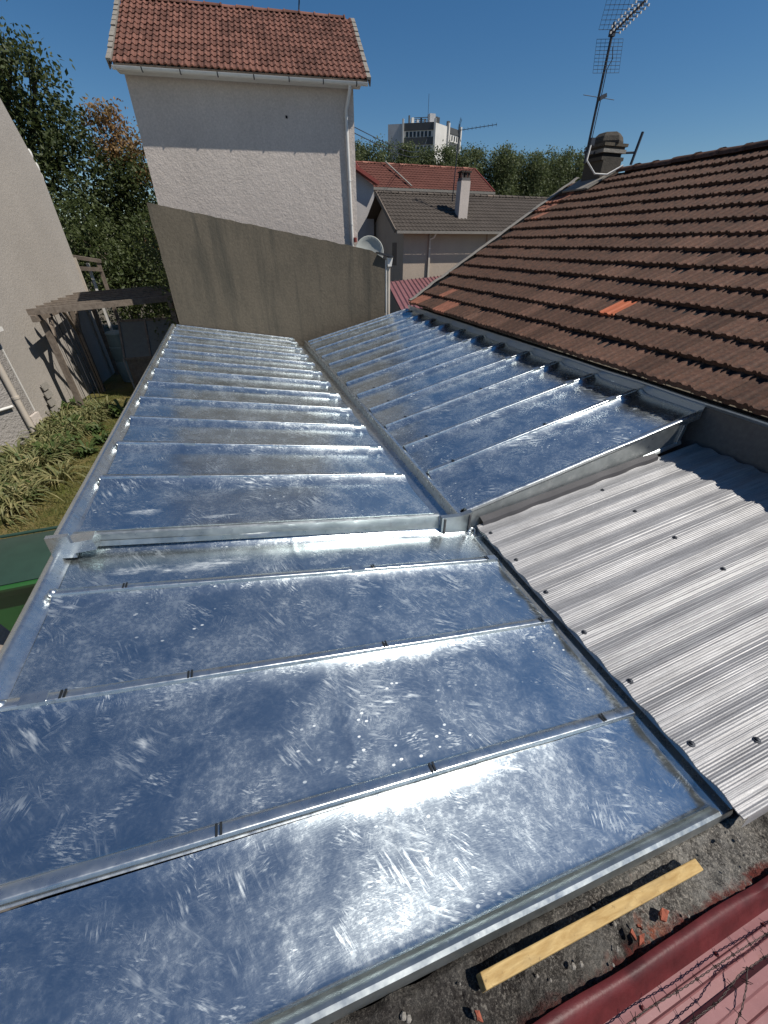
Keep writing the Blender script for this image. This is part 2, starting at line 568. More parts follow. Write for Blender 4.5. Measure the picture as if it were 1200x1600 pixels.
def zinc_panel(zf, xa, xb, ya, yb, parent, seed, curl=.10, skew=0.0, hc=.021, mat='zinc', crease=None):
    prof = [(0, .022), (.002, .012), (.007, .004), (.020, .001), (.05, 0)]
    n_in = 6
    L = yb - ya
    for k in range(1, n_in):
        prof.append((.05 + (L - .05 - curl) * k / n_in, 0))
    for u in (0, .2, .4, .58, .74, .87, .96, 1.0):
        prof.append((L - curl * (1 - u) - .001, hc * (u ** 2.3)))
    nx = 28 if crease is None else 220
    mb = MB()
    dx = (xb - xa)
    m = len(prof)
    for i in range(nx + 1):
        x = xa + dx * i / nx
        for j, (py, ph) in enumerate(prof):
            y = ya + py
            oc = .0065 * noise.noise(V((x * 1.3, y * 2.3, seed * 7.1))) + .0012 * noise.noise(V((x * 5, y * 4, seed * 3.3)))
            wave = 1 + .28 * noise.noise(V((x * 2.6, seed * 4.0, 1.0)))
            edge = min(1.0, min(py, L - py) / .05) if L > .1 else 0
            cz = 0
            if crease is not None:
                q = (x - crease - .05 * noise.noise(V((y * 4, seed * 2.0, 3))) - .12 * (.9 - y) * .4) / .016
                cz = .0015 * math.exp(-q * q) * edge
            mb.v.append((x, y + skew * (1 - i / nx), zf(x) + ph * wave + oc * edge + cz))
    for i in range(nx):
        for j in range(m - 1):
            a = i * m + j
            mb.f.append((a, a + m, a + m + 1, a + 1))
    return part('roof_panel', mb, M[mat], parent, True)

def seam_cap(zf, xa, xb, y, parent, skew=0.0, clips=(), joints=(), w=.021, h=.040):
    if zf is not ztop: w, h = .0225, .047
    prof = [(-w - .006, .003), (-w - .001, .004), (-w, h - .003), (-w + .003, h), (-w + .007, h + .001), (w - .006, h - .002), (w - .001, h - .006), (w, .008), (w + .004, 0)]
    mb = MB()
    nx = 16
    m = len(prof)
    for i in range(nx + 1):
        t = i / nx
        x = xa + (xb - xa) * t
        wob = .002 * noise.noise(V((x * 2.2, y * 3.3, 0)))
        for (py, ph) in prof:
            mb.v.append((x, y + skew * (1 - t) + py + wob, zf(x) + ph + wob))
    for i in range(nx):
        for j in range(m - 1):
            a = i * m + j
            mb.f.append((a, a + m, a + m + 1, a + 1))
    mb.f.append(tuple(range(m - 1, -1, -1)))
    mb.f.append(tuple(nx * m + k for k in range(m)))
    cap = part('seam_cap', mb, M['zinc_cap'], parent, 50)
    sl = (zf(1) - zf(0))
    X = V((1, 0, sl)).normalized(); N = V((-sl, 0, 1)).normalized()
    for cx in clips:
        t = (cx - xa) / (xb - xa)
        c = MB()
        yy = y + skew * (1 - t)
        for d in (-.007, .007):
            c.box(V((cx + d, yy, zf(cx))) + N * (h + .002), (.008, 2 * w - .006, .004), (X, V((0, 1, 0)), N))
        part('clip', c, M['dark_clip'], cap)
    for jx in joints:
        t = (jx - xa) / (xb - xa)
        c = MB()
        yy = y + skew * (1 - t)
        c.box(V((jx, yy, zf(jx))) + N * (h * .5), (.085, 2 * w + .006, h + .006), (X, V((0, 1, 0)), N))
        part('joint_sleeve', c, M['zinc_cap'], cap)
    return cap

def end_bulb(zf, x, y, parent):
    c = MB()
    prof = [(.004, -.02), (.018, -.012), (.024, 0), (.022, .012), (.012, .022), (.003, .026)]
    c.lathe((x, y, zf(x) + .024), prof, 10)
    return part('seam_end', c, M['zinc_cap'], parent, True)

# --- near pan
zr = thing('zinc_roof', 'bright near zinc roof section of four wide panels in the foreground', 'roof', (0.2, 1.2, -1.75))
ys = [.155, .575, 1.182, 1.79, 2.185]
SK = .045
for k in range(4):
    ya = ys[k] + (.021 if k else .0); yb = ys[k + 1] - (.021 if k < 3 else .0)
    zinc_panel(ztop, -1.10, 1.515, ya, yb, zr, k + 1, .11 if k < 3 else .085, SK if k else 0.03, (.010, .019, .020, .046)[k], 'zinc_smeared' if k == 3 else 'zinc', (.20, .13, None, .16)[k])
seam_cap(ztop, -1.09, 1.515, .575, zr, SK, (-.36, .404, 1.31), ())
seam_cap(ztop, -1.09, 1.515, 1.182, zr, SK, (-.91, -.47, .42, 1.43), (-1.0,))
seam_cap(ztop, -1.09, 1.515, 1.79, zr, SK, (-.80, .55, 1.42), (.45, 1.46))
for y in (1.182 + SK, 1.79 + SK):
    end_bulb(ztop, -1.095, y, zr)
# raised verge on the left: an outer sloping band, a flat top and an inner fold
def verge(zf, x, ya, yb, parent, up=.055):
    prof = [(-.105, -.10), (-.100, -.012), (-.088, up - .008), (-.078, up), (-.052, up + .002), (-.040, up - .006), (-.022, .012), (-.004, .002)]
    mb = MB()
    ny = 40
    for i in range(ny + 1):
        y = ya + (yb - ya) * i / ny
        wob = .004 * noise.noise(V((y * 1.5, x, 5)))
        for px, pz in prof:
            mb.v.append((x + px + wob, y, zf(x) + pz + wob * .5))
    m = len(prof)
    for i in range(ny):
        for j in range(m - 1):
            a = i * m + j
            mb.f.append((a, a + 1, a + m + 1, a + m))
    mb.f.append(tuple(range(m)))
    mb.f.append(tuple(ny * m + k for k in range(m - 1, -1, -1)))
    return part('verge_flashing', mb, M['zinc_cap'], parent, 40)
verge(ztop, -1.095, .20, 2.17, zr)
# front edge trim with a turned down lip
def strip_x(zf, xa, xb, prof, parent, name, mat, n=30, smooth=40, seed=0, yskew=0.0):
    mb = MB()
    m = len(prof)
    for i in range(n + 1):
        t = i / n
        x = xa + (xb - xa) * t
        wob = .003 * noise.noise(V((x * 2.1, seed, 2)))
        for py, pz in prof:
            mb.v.append((x, py + wob + yskew * (1 - t), zf(x) + pz + wob * .4))
    for i in range(n):
        for j in range(m - 1):
            a = i * m + j
            mb.f.append((a, a + m, a + m + 1, a + 1))
    mb.f.append(tuple(range(m - 1, -1, -1)))
    mb.f.append(tuple(n * m + k for k in range(m)))
    return part(name, mb, mat, parent, smooth)
strip_x(ztop, -1.16, 1.60, [(.105, -.055), (.108, -.012), (.116, .010), (.128, .016), (.142, .012), (.150, .004), (.157, .001)], zr, 'edge_trim', M['zinc_fascia'], 40, 40, 3, .03)
# right hand upstand that runs under the corrugated sheet
mb = MB()
for i in range(41):
    y = .12 + 2.06 * i / 40
    for px, pz in ((1.512, .001), (1.520, .010), (1.527, .018), (1.545, .006), (1.585, .004), (1.60, .03), (1.603, .052)):
        mb.v.append((px, y, ztop(1.52) + pz))
for i in range(40):
    for j in range(6):
        a = i * 7 + j
        mb.f.append((a, a + 7, a + 8, a + 1))
part('edge_upstand', mb, M['zinc_cap'], zr, 40)

# --- far left pan
zl = thing('zinc_roof', 'far left zinc roof section of narrow panels sloping down to the valley', 'roof', (0.1, 5.7, -1.5))
seams = [2.87 + .597 * k for k in range(11)]
ysl = [2.21] + seams + [9.27]
for k in range(12):
    zinc_panel(zleft, -1.06, 1.20, ysl[k] + .021, ysl[k + 1] - .021, zl, 20 + k, .13, 0, .036, 'zinc' if k else 'zinc_smeared_far')
for k, y in enumerate(seams):
    j = (1.10,) if k else (1.05,)
    seam_cap(zleft, -1.05, 1.18 if k else 1.12, y, zl, 0, (), j + ((-.55,) if k < 7 else ()))
    end_bulb(zleft, -1.055, y, zl)
seam_cap(zleft, -1.05, 1.17, 9.27, zl, 0, (), (1.12,))
verge(zleft, -1.055, 2.13, 9.28, zl, .06)
# corner box where the verge steps down
mb = MB(); mb.prism([(-1.165, 2.115, -1.42), (-1.06, 2.115, -1.44), (-1.055, 2.115, -1.295), (-1.155, 2.115, -1.285)], (0, .03, 0))
mb.box((-1.015, 2.157, -1.375), (.12, .085, .07))
part('corner_piece', mb, M['zinc_cap'], zl)
# step fascia down to the near pan
mb = MB()
nx = 30
for i in range(nx + 1):
    x = -1.07 + 2.30 * i / nx
    wob = .005 * noise.noise(V((x * 3, 1.7, 4)))
    for yy, z in ((2.232, zleft(x) + .018), (2.207, zleft(x) + .024), (2.194, zleft(x) + .018), (2.198, zleft(x) + .004), (2.197 + wob, zleft(x) - .04), (2.194 + wob, ztop(x) + .075), (2.182, ztop(x) + .046)):
        mb.v.append((x, yy, z))
for i in range(nx):
    for j in range(6):
        a = i * 7 + j
        mb.f.append((a, a + 7, a + 8, a + 1))
part('step_fascia', mb, M['zinc_fascia'], zl, 35)

# --- valley gutter between the pans
vg = thing('valley_gutter', 'zinc valley gutter running between the two far roof sections', 'gutter', (1.3, 5.7, -1.85))
mb = MB()
prof = [(1.203, zleft(1.2) - .004), (1.207, zleft(1.2) - .03), (1.212, -1.868), (1.235, -1.875), (1.37, -1.878), (1.388, -1.868), (1.396, -1.78), (1.403, -1.772), (1.436, -1.776), (1.447, -1.794), (1.452, -1.802)]
ny = 36; m = len(prof)
for i in range(ny + 1):
    y = 2.20 + 7.06 * i / ny
    wob = .004 * noise.noise(V((y * 1.7, 3, 9)))
    for px, pz in prof:
        mb.v.append((px + wob, y, pz + wob))
for i in range(ny):
    for j in range(m - 1):
        a = i * m + j
        mb.f.append((a, a + m, a + m + 1, a + 1))
part('channel', mb, M['zinc_cap'], vg, 40)
mb = MB()
mb.prism([(1.235, 2.155, -1.925), (1.495, 2.155, -1.965), (1.50, 2.155, -1.745), (1.40, 2.155, -1.762), (1.235, 2.155, -1.745)], (0, .04, 0))
part('end_plate', mb, M['zinc_fascia'], vg)
for xx, zz in ((1.262, -1.84), (1.48, -1.85)):
    mb = MB(); mb.box((xx, 2.150, zz), (.012, .008, .16))
    part('solder_joint', mb, M['flash_dark'], vg)
mb = MB(); mb.tube([(1.50 + .032 * math.cos(a), 2.13 + .01 * math.sin(a), -1.925 + .032 * math.sin(a)) for a in [k * .524 for k in range(13)]], .006, 6)
part('end_ring', mb, M['zinc_cap'], vg, True)

# --- far right pan
zq = thing('zinc_roof', 'far right zinc roof section rising from the valley to the tiled eave', 'roof', (2.6, 5.7, -1.5))
ysr = [2.235] + [2.90 + .597 * k for k in range(11)] + [9.10]
for k in range(12):
    zinc_panel(zright, 1.455, 3.79, ysr[k] + .021, ysr[k + 1] - .021, zq, 40 + k, .12, 0, .030)
for k, y in enumerate(ysr[1:-1]):
    cap = seam_cap(zright, 1.46, 3.72, y, zq, 0, (1.72,) if k % 2 else (1.72, 2.7), (3.45,))
    mb = MB(); mb.box((3.738, y, zright(3.738) + .022), (.022, .036, .036))
    part('seam_stop', mb, M['zinc_cap'], cap)
seam_cap(zright, 1.46, 3.76, 9.10, zq)
strip_x(zright, 1.48, 3.735, [(2.197, -.02), (2.198, .012), (2.203, .034), (2.212, .040), (2.232, .041), (2.248, .034), (2.254, .010), (2.257, .002)], zq, 'edge_trim', M['zinc_cap'], 30, 40, 8)
# end fascia
mb = MB()
nx = 30
for i in range(nx + 1):
    x = 1.50 + 2.10 * i / nx
    wob = .006 * noise.noise(V((x * 4, 3.7, 4)))
    zz = zright(x)
    for yy, z in ((2.192, zz + .008), (2.190 + wob, zz - .04), (2.189 + wob, zz - .10), (2.188, zz - .168), (2.176, zz - .178), (2.166, zz - .196)):
        mb.v.append((x, yy, z))
for i in range(nx):
    for j in range(5):
        a = i * 6 + j
        mb.f.append((a, a + 6, a + 7, a + 1))
fa = part('end_fascia', mb, M['zinc_fascia'], zq, 35)
mb = MB(); mb.box((3.55, 2.180, zright(3.55) - .10), (.012, .012, .19))
part('fold', mb, M['zinc_cap'], fa)
# upstand and rolled lip under the tiles
def lip_strip(ya, yb, parent, name, mat, low):
    mb = MB()
    prof = [(3.792, low), (3.797, -1.195), (3.790, -1.180), (3.782, -1.170), (3.784, -1.158), (3.794, -1.152), (3.806, -1.157)]
    n = 40; m = len(prof)
    for i in range(n + 1):
        y = ya + (yb - ya) * i / n
        wob = .004 * noise.noise(V((y * 1.9, 8, 1)))
        for px, pz in prof:
            mb.v.append((px + wob, y, pz + wob))
    for i in range(n):
        for j in range(m - 1):
            a = i * m + j
            mb.f.append((a, a + m, a + m + 1, a + 1))
    return part(name, mb, mat, parent, 35)
lip_strip(2.235, 9.12, zq, 'eave_flashing', M['zinc_flash'], zright(3.79) - .002)

# --- supporting building
lt = thing('lean_to_building', 'low lean-to under the zinc roofs with grey rendered walls', 'building', (1.4, 5, GZ))
mb = MB(); mb.box((-.99, 4.75, (GZ - 1.52) / 2), (.2, 8.95, -1.52 - GZ))
part('wall', mb, M['wall_dark'], lt)
mb = MB(); mb.prism([(-.88, 2.26, GZ), (3.60, 2.26, GZ), (3.60, 2.26, -1.50), (1.5, 2.26, -1.98), (1.2, 2.26, -1.98), (-.88, 2.26, -1.50)], (0, .2, 0))
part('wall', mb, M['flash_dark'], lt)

# ------------------------------------------------------------------ corrugated sheet roof
cs = thing('corrugated_roof', 'grey corrugated plastic sheet roof beside the zinc in the right foreground', 'roof', (2.6, 1.1, -1.75))
PITCH = .1665
AMP = .0085
def sheet_z(x, y):
    ph = 2 * math.pi * (y - 2.012) / PITCH
    k = y / .0128
    rib = .0021 * max(0, math.sin(k * 3.1 + math.sin(k * .7))) * (.4 + .6 * (math.sin(k * .83 + 1) > -.2)) + .0009 * math.sin(y / .0112 * 6.283)
    return -1.885 + .1763 * (x - 1.6) + AMP * math.cos(ph) + rib
nyy = 1100; nxx = 4
y0, y1 = .075, 2.15
mb = MB()
for i in range(nxx + 1):
    x = 1.555 + 2.21 * i / nxx
    for j in range(nyy + 1):
        y = y0 + (y1 - y0) * j / nyy
        xo = 0
        mb.v.append((x, y, sheet_z(x, y)))
for i in range(nxx):
    for j in range(nyy):
        a = i * (nyy + 1) + j
        mb.f.append((a, a + nyy + 1, a + nyy + 2, a + 1))
# thickness on the lower edge
o = len(mb.v)
for j in range(nyy + 1):
    y = y0 + (y1 - y0) * j / nyy
    mb.v.append((1.555, y, sheet_z(1.555, y) - .006))
for j in range(nyy):
    mb.f.append((j, j + 1, o + j + 1, o + j))
part('sheet', mb, M['sheet'], cs, 60)
mb = MB()
mb.grid(lambda a, b: (1.58 + 2.2 * a, .075 - .012 * b, sheet_z(1.58 + 2.2 * a, .075) - .005 - .085 * b), 10, 6)
part('sheet_edge', mb, M['sheet'], cs)
sm = MB()
sm.lathe((0, 0, 0), [(.0155, 0), (.0145, .003), (.0085, .0035), (.0085, .010), (.004, .012)], 10)
screw_mesh = mesh_of('screw', sm, M['dark_metal'])
for k in range(7):
    for x in (1.605, 2.628):
        y = 2.012 - 2 * PITCH * k
        if y < .1: continue
        yy = y + rnd.uniform(-.008, .008); xx = x + rnd.uniform(-.01, .01)
        place('screw', screw_mesh, Matrix.Translation((xx, yy, sheet_z(xx, yy))), cs)
place('screw', screw_mesh, Matrix.Translation((1.872, .257, sheet_z(1.872, .257) + .001)), cs)
mb = MB()
for i in range(31):
    x = 1.60 + 1.72 * i / 30
    w = .006 * noise.noise(V((x * 6, 0, 3)))
    for yy, dz in ((2.255, .055), (2.20, .050 + w), (2.165 + w, .038), (2.135 + w * 2, .030), (2.125 + w * 2, .0)):
        mb.v.append((x, yy, -1.885 + .1763 * (x - 1.6) + dz))
for i in range(30):
    for j in range(4):
        a = i * 5 + j
        mb.f.append((a, a + 5, a + 6, a + 1))
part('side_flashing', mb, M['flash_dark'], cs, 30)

# ------------------------------------------------------------------ tile roofs
def tile_mesh(name, mat, w, L, thick, prof):
    """prof: list of (u 0..1, height) across the tile; the front butt is closed"""
    mb = MB()
    n = len(prof)
    for (vv, lift) in ((0.0, thick), (L * .5, thick * .56), (L * 1.08, .004)):
        for (u, h) in prof:
            mb.v.append((u * w, vv, lift + h))
    for r in range(2):
        for i in range(n - 1):
            a = r * n + i
            mb.f.append((a, a + 1, a + n + 1, a + n))
    o = len(mb.v)
    for (u, h) in prof:
        mb.v.append((u * w, .006, max(h * .8, -.002) - .002))
    for i in range(n - 1):
        mb.f.append((o + i, o + i + 1, i + 1, i))
    return mb, mesh_of(name, mb, mat, V((0, 0, 0)), 30)

def tile_roof(parent, org, u, v, ncols, nrows, w, exp, thick, prof, mat, limit=300, keep=None, special=None, lift=.0, jit=.5, pname='tile'):
    u = u.normalized(); v = v.normalized(); n = u.cross(v).normalized()
    mb, me = tile_mesh(pname, mat, w, exp, thick, prof)
    pos = []
    for r in range(nrows):
        for c in range(ncols):
            o = org + u * (c * w) + v * (r * exp) + n * lift
            if keep and not keep(r, c, o): continue
            pos.append((o.length, r, c, o))
    pos.sort(key=lambda t: t[0])
    rest = MB()
    rr = random.Random(3)
    for i, (d, r, c, o) in enumerate(pos):
        a1 = rr.uniform(-1, 1) * R(.7) * jit; a2 = rr.uniform(-1, 1) * R(.9) * jit
        uu = (u + n * a1).normalized(); vv = (v + n * a2 + u * rr.uniform(-.006, .006) * jit).normalized()
        nn = uu.cross(vv).normalized()
        o2 = o + v * rr.uniform(-.006, .006) * jit + n * rr.uniform(0, .003)
        mt = frame(o2, uu, vv, nn)
        if i < limit - 14 or (special and special(r, c) and i >= limit - 14):
            t = place(pname, me, mt, parent)
            if special and special(r, c):
                t.material_slots[0].link = 'OBJECT'
                t.material_slots[0].material, t['label'] = special(r, c)
        else:
            rest.add([mt @ V(p) for p in mb.v], mb.f)
    if rest.v:
        part(pname + '_field', rest, mat, parent, 30, None, 'stuff')
    return n

# --- large brown tiled roof on the right
th = thing('tiled_house', 'house with the large weathered brown tiled roof on the right', 'house', (6, 4, GZ))
sl = R(25.6)
U = V((0, -1, 0)); Vv = V((math.cos(sl), 0, math.sin(sl)))
prof_m = [(0, -.006), (.03, .014), (.09, .018), (.14, .0), (.34, -.001), (.41, .014), (.56, .015), (.63, -.001), (.81, .0), (.86, .018), (.94, .019), (.975, .002), (1.0, -.008)]
TW, TE = .240, .383
def keep_r(r, c, o):
    return o.y < 8.86 + (o.x - 3.7) * .27
ncols = 49
org = V((3.70, 10.5, -1.098))
spec_cols = {}
rust = {(0, 7), (0, 8), (0, 12), (0, 13), (1, 10), (10, 3), (10, 4), (11, 2), (11, 3), (11, 4), (9, 5), (12, 4)}
def special_r(r, c):
    if (r, c) == (2, 26): return M['tile_orange'], 'bright orange replacement tile'
    if (r, c) in rust: return M['tile_rust'], 'rusty orange tile among brown ones'
    return None
deck = MB()
nv = V((-math.sin(sl), 0, math.cos(sl)))
def dk(x, y, off): return V((x, y, -1.075 + (x - 3.7) * math.tan(sl))) + nv * off
deck.prism([dk(3.75, 8.8, -.03), dk(8.55, 10.1, -.03), dk(8.55, -1.2, -.03), dk(3.75, -1.2, -.03)], nv * .024)
part('roof_deck', deck, M['black'], th)
tile_roof(th, org, U, Vv, ncols, 14, TW, TE, .052, prof_m, M['tile'], 300, keep_r, special_r, 0, 1.7)
# replaced orange tiles in a patch by the verge and along the eave
om, ome = tile_mesh('tile', M['tile_orange'], TW, TE, .046, prof_m)
# back slope
mb = MB(); mb.prism([V((8.60, 10.1, 1.255)), V((8.60, -1.2, 1.255)), V((12.8, -1.2, -.9)), V((12.8, 10.1, -.9))], (0, 0, -.06))
part('back_roof', mb, M['tile'], th)
# ridge tiles
rm = MB()
segs = 8
for (yy, rr) in ((0, .125), (.36, .118), (.40, .14), (.46, .14)):
    for k in range(segs + 1):
        a = math.pi * k / segs
        rm.v.append((math.cos(a) * rr, -yy, math.sin(a) * rr * .8))
for r in range(3):
    for k in range(segs):
        a = r * (segs + 1) + k
        rm.f.append((a, a + segs + 1, a + segs + 2, a + 1))
ridge_me = mesh_of('ridge_tile', rm, M['tile'], V((0, 0, 0)), 40)
for k in range(24):
    place('ridge_tile', ridge_me, Matrix.Translation((8.57, 8.85 - k * .44, 1.245 + rnd.uniform(-.008, .008))) @ Matrix.Rotation(rnd.uniform(-.02, .02), 4, 'X'), th)
# verge mortar band
mb = MB()
for i in range(41):
    x = 3.72 + 4.85 * i / 40
    y = 8.86 + (x - 3.7) * .27
    wob = .02 * noise.noise(V((x * 4, 2, 2)))
    p = dk(x, y, 0)
    for dy, dn in ((-.10, .045 + wob), (.0, .06 + wob), (.055, .045 + wob), (.06, -.09)):
        q = p + V((0, dy + wob, 0)) + nv * dn
        mb.v.append(tuple(q))
for i in range(40):
    for j in range(3):
        a = i * 4 + j
        mb.f.append((a, a + 1, a + 5, a + 4))
part('verge', mb, M['mortar'], th, 40)
# walls under the eave
mb = MB(); mb.box((3.92, 5.0, (GZ - 1.19) / 2 - .0), (.2, 7.6, -1.19 - GZ)); part('wall', mb, M['wall_dark'], th)
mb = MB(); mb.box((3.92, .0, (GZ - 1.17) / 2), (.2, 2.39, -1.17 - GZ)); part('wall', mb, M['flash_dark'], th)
mb = MB(); mb.prism([V((4.03, 8.86, GZ)), V((8.55, 10.05, GZ)), V((8.55, 10.05, 1.05)), V((4.03, 8.86, -1.0))], (0, -.2, 0)); part('gable_wall', mb, M['beige'], th)
lip_strip(-.9, 2.235, th, 'wall_flashing', M['zinc_flash'], -1.188)
mb = MB(); mb.beam((3.80, -1.2, -1.09), (3.80, 8.8, -1.09), .10, .02); part('soffit', mb, M['timber_old'], th)
# chimney at the far end of the ridge
CX, CY = 8.44, 9.30
ch = MB()
ch.box((CX, CY, 1.18), (.50, .56, .60))
chim = part('chimney', ch, M['stack'], th)
for (cz, sx, hh, mt) in ((1.50, .60, .06, 'stack'), (1.56, .50, .07, 'black'), (1.625, .62, .06, 'mortar'), (1.675, .56, .05, 'stack'), (1.725, .64, .05, 'concrete')):
    mb = MB(); mb.box((CX, CY, cz), (sx, sx * .9, hh)); part('chimney_course', mb, M[mt], chim)
mb = MB()
mb.lathe((CX, CY, 1.752), [(.32, 0), (.325, .04), (.29, .12), (.22, .18), (.20, .19)], 6)
part('chimney_cap', mb, M['stack'], chim)
mb = MB()
mb.prism([dk(7.85, 9.7, .05), dk(8.5, 9.75, .05), dk(8.5, 8.9, .05), dk(7.85, 8.9, .05)], nv * .03)
part('chimney_flashing', mb, M['mortar'], chim)
# stub pole clamped to the chimney
pp = thing('metal_pole', 'short dark metal pole clamped to the right of the roof chimney', 'pole', (8.95, 9.0, 1.35))
mb = MB(); mb.tube([(8.95, 9.0, 1.42), (9.04, 9.0, 1.95)], .028, 8); part('tube', mb, M['dark_metal'], pp, True)
mb = MB(); mb.tube([(8.66, 9.2, 1.62), (8.98, 9.0, 1.62)], .022, 6); part('clamp', mb, M['dark_metal'], pp, True)

# --- television aerial on that chimney
def antenna(name, label, base, top, bdir, blen, n_el, el_len, grid, dip, th_mast=.024, tips=True, tilt=0.0):
    base = V(base); top = V(top)
    a = thing(name, label, 'antenna', base)
    mb = MB(); mb.tube([base, top], th_mast, 8); part('mast', mb, M['dark_metal'], a, True)
    d = V(bdir).normalized()
    side = d.cross(V((0, 0, 1))).normalized(); upv = side.cross(d).normalized()
    s = base + (top - base) * .93
    mb = MB(); mb.tube([s - d * .08, s + d * blen], .014, 6); bo = part('boom', mb, M['dark_metal'], a, True)
    mb = MB(); mb.box(s, (.10, .07, .09)); part('clamp', mb, M['dark_metal'], a)
    for k in range(n_el):
        p = s + d * (blen * (k + 1.2) / (n_el + .3))
        mb = MB()
        L = el_len
        for sg in (-1, 1):
            mb.tube([p - side * L + upv * sg * L * .45, p + side * L - upv * sg * L * .0 + upv * sg * L * .45], .006, 5)
        mb.tube([p - upv * L * .5, p + upv * L * .5], .008, 5)
        e = part('director', mb, M['dark_metal'], bo)
        if tips:
            mb = MB()
            for sg in (-1, 1):
                for s2 in (-1, 1):
                    mb.box(p + side * L * s2 + upv * sg * L * .45, (.022, .022, .03))
            part('tip', mb, M['white_paint'], bo)
    if grid:
        gw, gh = grid
        for sg in (-1, 1):
            mb = MB()
            hinge = s - d * .05 + upv * sg * .06
            ax = (upv * sg * .94 + d * .34).normalized()
            for i in range(7):
                q = hinge + side * gw * (i / 6 - .5)
                mb.tube([q, q + ax * gh], .0035, 4, False)
            for j in range(10):
                q = hinge + ax * gh * j / 9
                mb.tube([q - side * gw * .5, q + side * gw * .5], .0035, 4, False)
            part('reflector', mb, M['dark_metal'], a)
    if dip:
        p = base + (top - base) * dip
        mb = MB(); mb.tube([p - V((.48, .12, .02)), p + V((.52, .13, .03))], .006, 5); part('dipole', mb, M['dark_metal'], a)
        mb = MB(); mb.box(p + V((.05, -.04, .0)), (.16, .09, .06), (V((.9, 0, .4)).normalized(), V((0, 1, 0)), V((-.4, 0, .9)).normalized())); part('junction_box', mb, M['dark_metal'], a)
    return a
an = antenna('tv_antenna', 'tall dark TV aerial with grid reflector on the brown roof chimney', (7.86, 9.2, 1.42), (7.84, 9.2, 3.42), (-.42, -1.07, .0), 1.2, 9, .085, (.50, .52), .50)
mb = MB()
mb.tube([(7.88, 9.15, 1.72), (7.80, 9.08, 1.45), (7.95, 8.92, 1.22), (8.22, 8.85, 1.21), (8.5, 8.75, 1.36)], .017, 6)
part('cable', mb, M['white_paint'], an, True)
mb = MB(); mb.tube([(7.90, 9.17, 3.1), (7.94, 9.15, 2.95), (7.88, 9.17, 2.8), (7.89, 9.17, 2.3), (7.89, 9.17, 1.8)], .008, 5)
part('cable', mb, M['dark_metal'], an, True)
mb = MB(); mb.beam((7.80, 9.2, 1.60), (8.08, 9.22, 1.60), .05, .05); part('bracket', mb, M['dark_metal'], an)
mb = MB(); mb.box((7.90, 9.17, 1.76), (.10, .08, .12)); part('junction_box', mb, M['dark_metal'], an)

# ------------------------------------------------------------------ foreground parapet, beam, red roof, barbed wire
TN = V((.1916, 0, 1)).normalized()
TX = V((1, 0, -.1916)).normalized()
pa = thing('parapet_wall', 'crumbling black and grey mortar parapet along the front of the zinc', 'wall', (.5, 0, -1.9))
def par_pt(a, b):
    x = -1.3 + 3.6 * a
    y = .120 - .34 * b + .0
    h = -.070 + .020 * noise.noise(V((x * 7, y * 7, 0))) + .013 * noise.noise(V((x * 24, y * 24, 3))) + .006 * noise.noise(V((x * 70, y * 70, 9)))
    h += .020 * max(0, 1 - abs(b - .06) * 12)
    yb = .012 * noise.noise(V((x * 9, 5, 5)))
    if b > .58:
        h -= .05 * min(1, (b - .58) * 9)
    return V((x, y + yb, ztop(x))) + TN * h
mb = MB(); mb.grid(par_pt, 420, 60)
part('mortar_bed', mb, M['parapet'], pa, True)
mb = MB(); mb.prism([(-1.3, .10, GZ), (2.3, .10, GZ), (2.3, .10, ztop(2.3) - .13), (-1.3, .10, ztop(-1.3) - .13)], (0, -.3, 0))
part('wall', mb, M['wall_dark'], pa)
# timber
tb = MB()
a = V((.318, .054, ztop(.318))) + TN * -.022
b = V((1.262, .037, ztop(1.262))) + TN * -.020
tb.beam(a, b, .036, .044, TN)
tim = single('timber_beam', tb, M['timber_new'], (a + b) / 2, 'yellow pine batten lying on the mortar parapet in the foreground', 'timber')
bv = tim.modifiers.new('edge', 'BEVEL'); bv.width = .0035; bv.segments = 2
# terracotta shards
def shard(x, y, s, rot, label, h=-.045):
    mb = MB()
    c = V((x, y, ztop(x))) + TN * h
    r2 = random.Random(int(x * 1000))
    pts = []
    for k in range(6):
        an_ = rot + k * 1.047 + r2.uniform(-.3, .3)
        rr = s * r2.uniform(.55, 1.1) * (1.5 if k % 3 == 0 else .8)
        pts.append(c + TX * math.cos(an_) * rr + V((0, 1, 0)) * math.sin(an_) * rr + TN * r2.uniform(-.003, .008))
    mb.prism(pts, TN * .010)
    return single('tile_shard', mb, M['terracotta'], c, label, 'tile fragment', 'broken terracotta on the parapet')
shard(1.02, -.020, .022, .3, 'largest terracotta shard below the right end of the batten')
shard(.865, -.022, .013, 1.2, 'small terracotta shard left of the largest one, near the batten')
shard(.885, -.036, .013, .4, 'small terracotta shard closest to the red roof edge, below the batten')
shard(.905, -.012, .007, 2.0, 'tiny terracotta crumb beside the middle of the batten')
shard(.285, .005, .012, 2.0, 'small terracotta shard lying left of the batten end')
shard(.18, -.012, .014, 2.7, 'terracotta shard nearest the bottom edge, far left of the batten')
# small grey lumps of mortar
for k in range(34):
    x = rnd.uniform(.0, 1.75); y = rnd.uniform(-.055, .075)
    s = rnd.uniform(.003, .010) * rnd.choice((.6, 1, 1))
    mb = MB()
    c = V((x, y, ztop(x))) + TN * -.052
    mb.lathe(c, [(s * .6, -s * .3), (s, 0), (s * .7, s * .5), (s * .2, s * .7)], 6, TN)
    single('mortar_lump', mb, M['mortar'], c, 'small pale lump of loose mortar lying on the parapet', 'rubble', 'loose mortar lumps on the parapet')
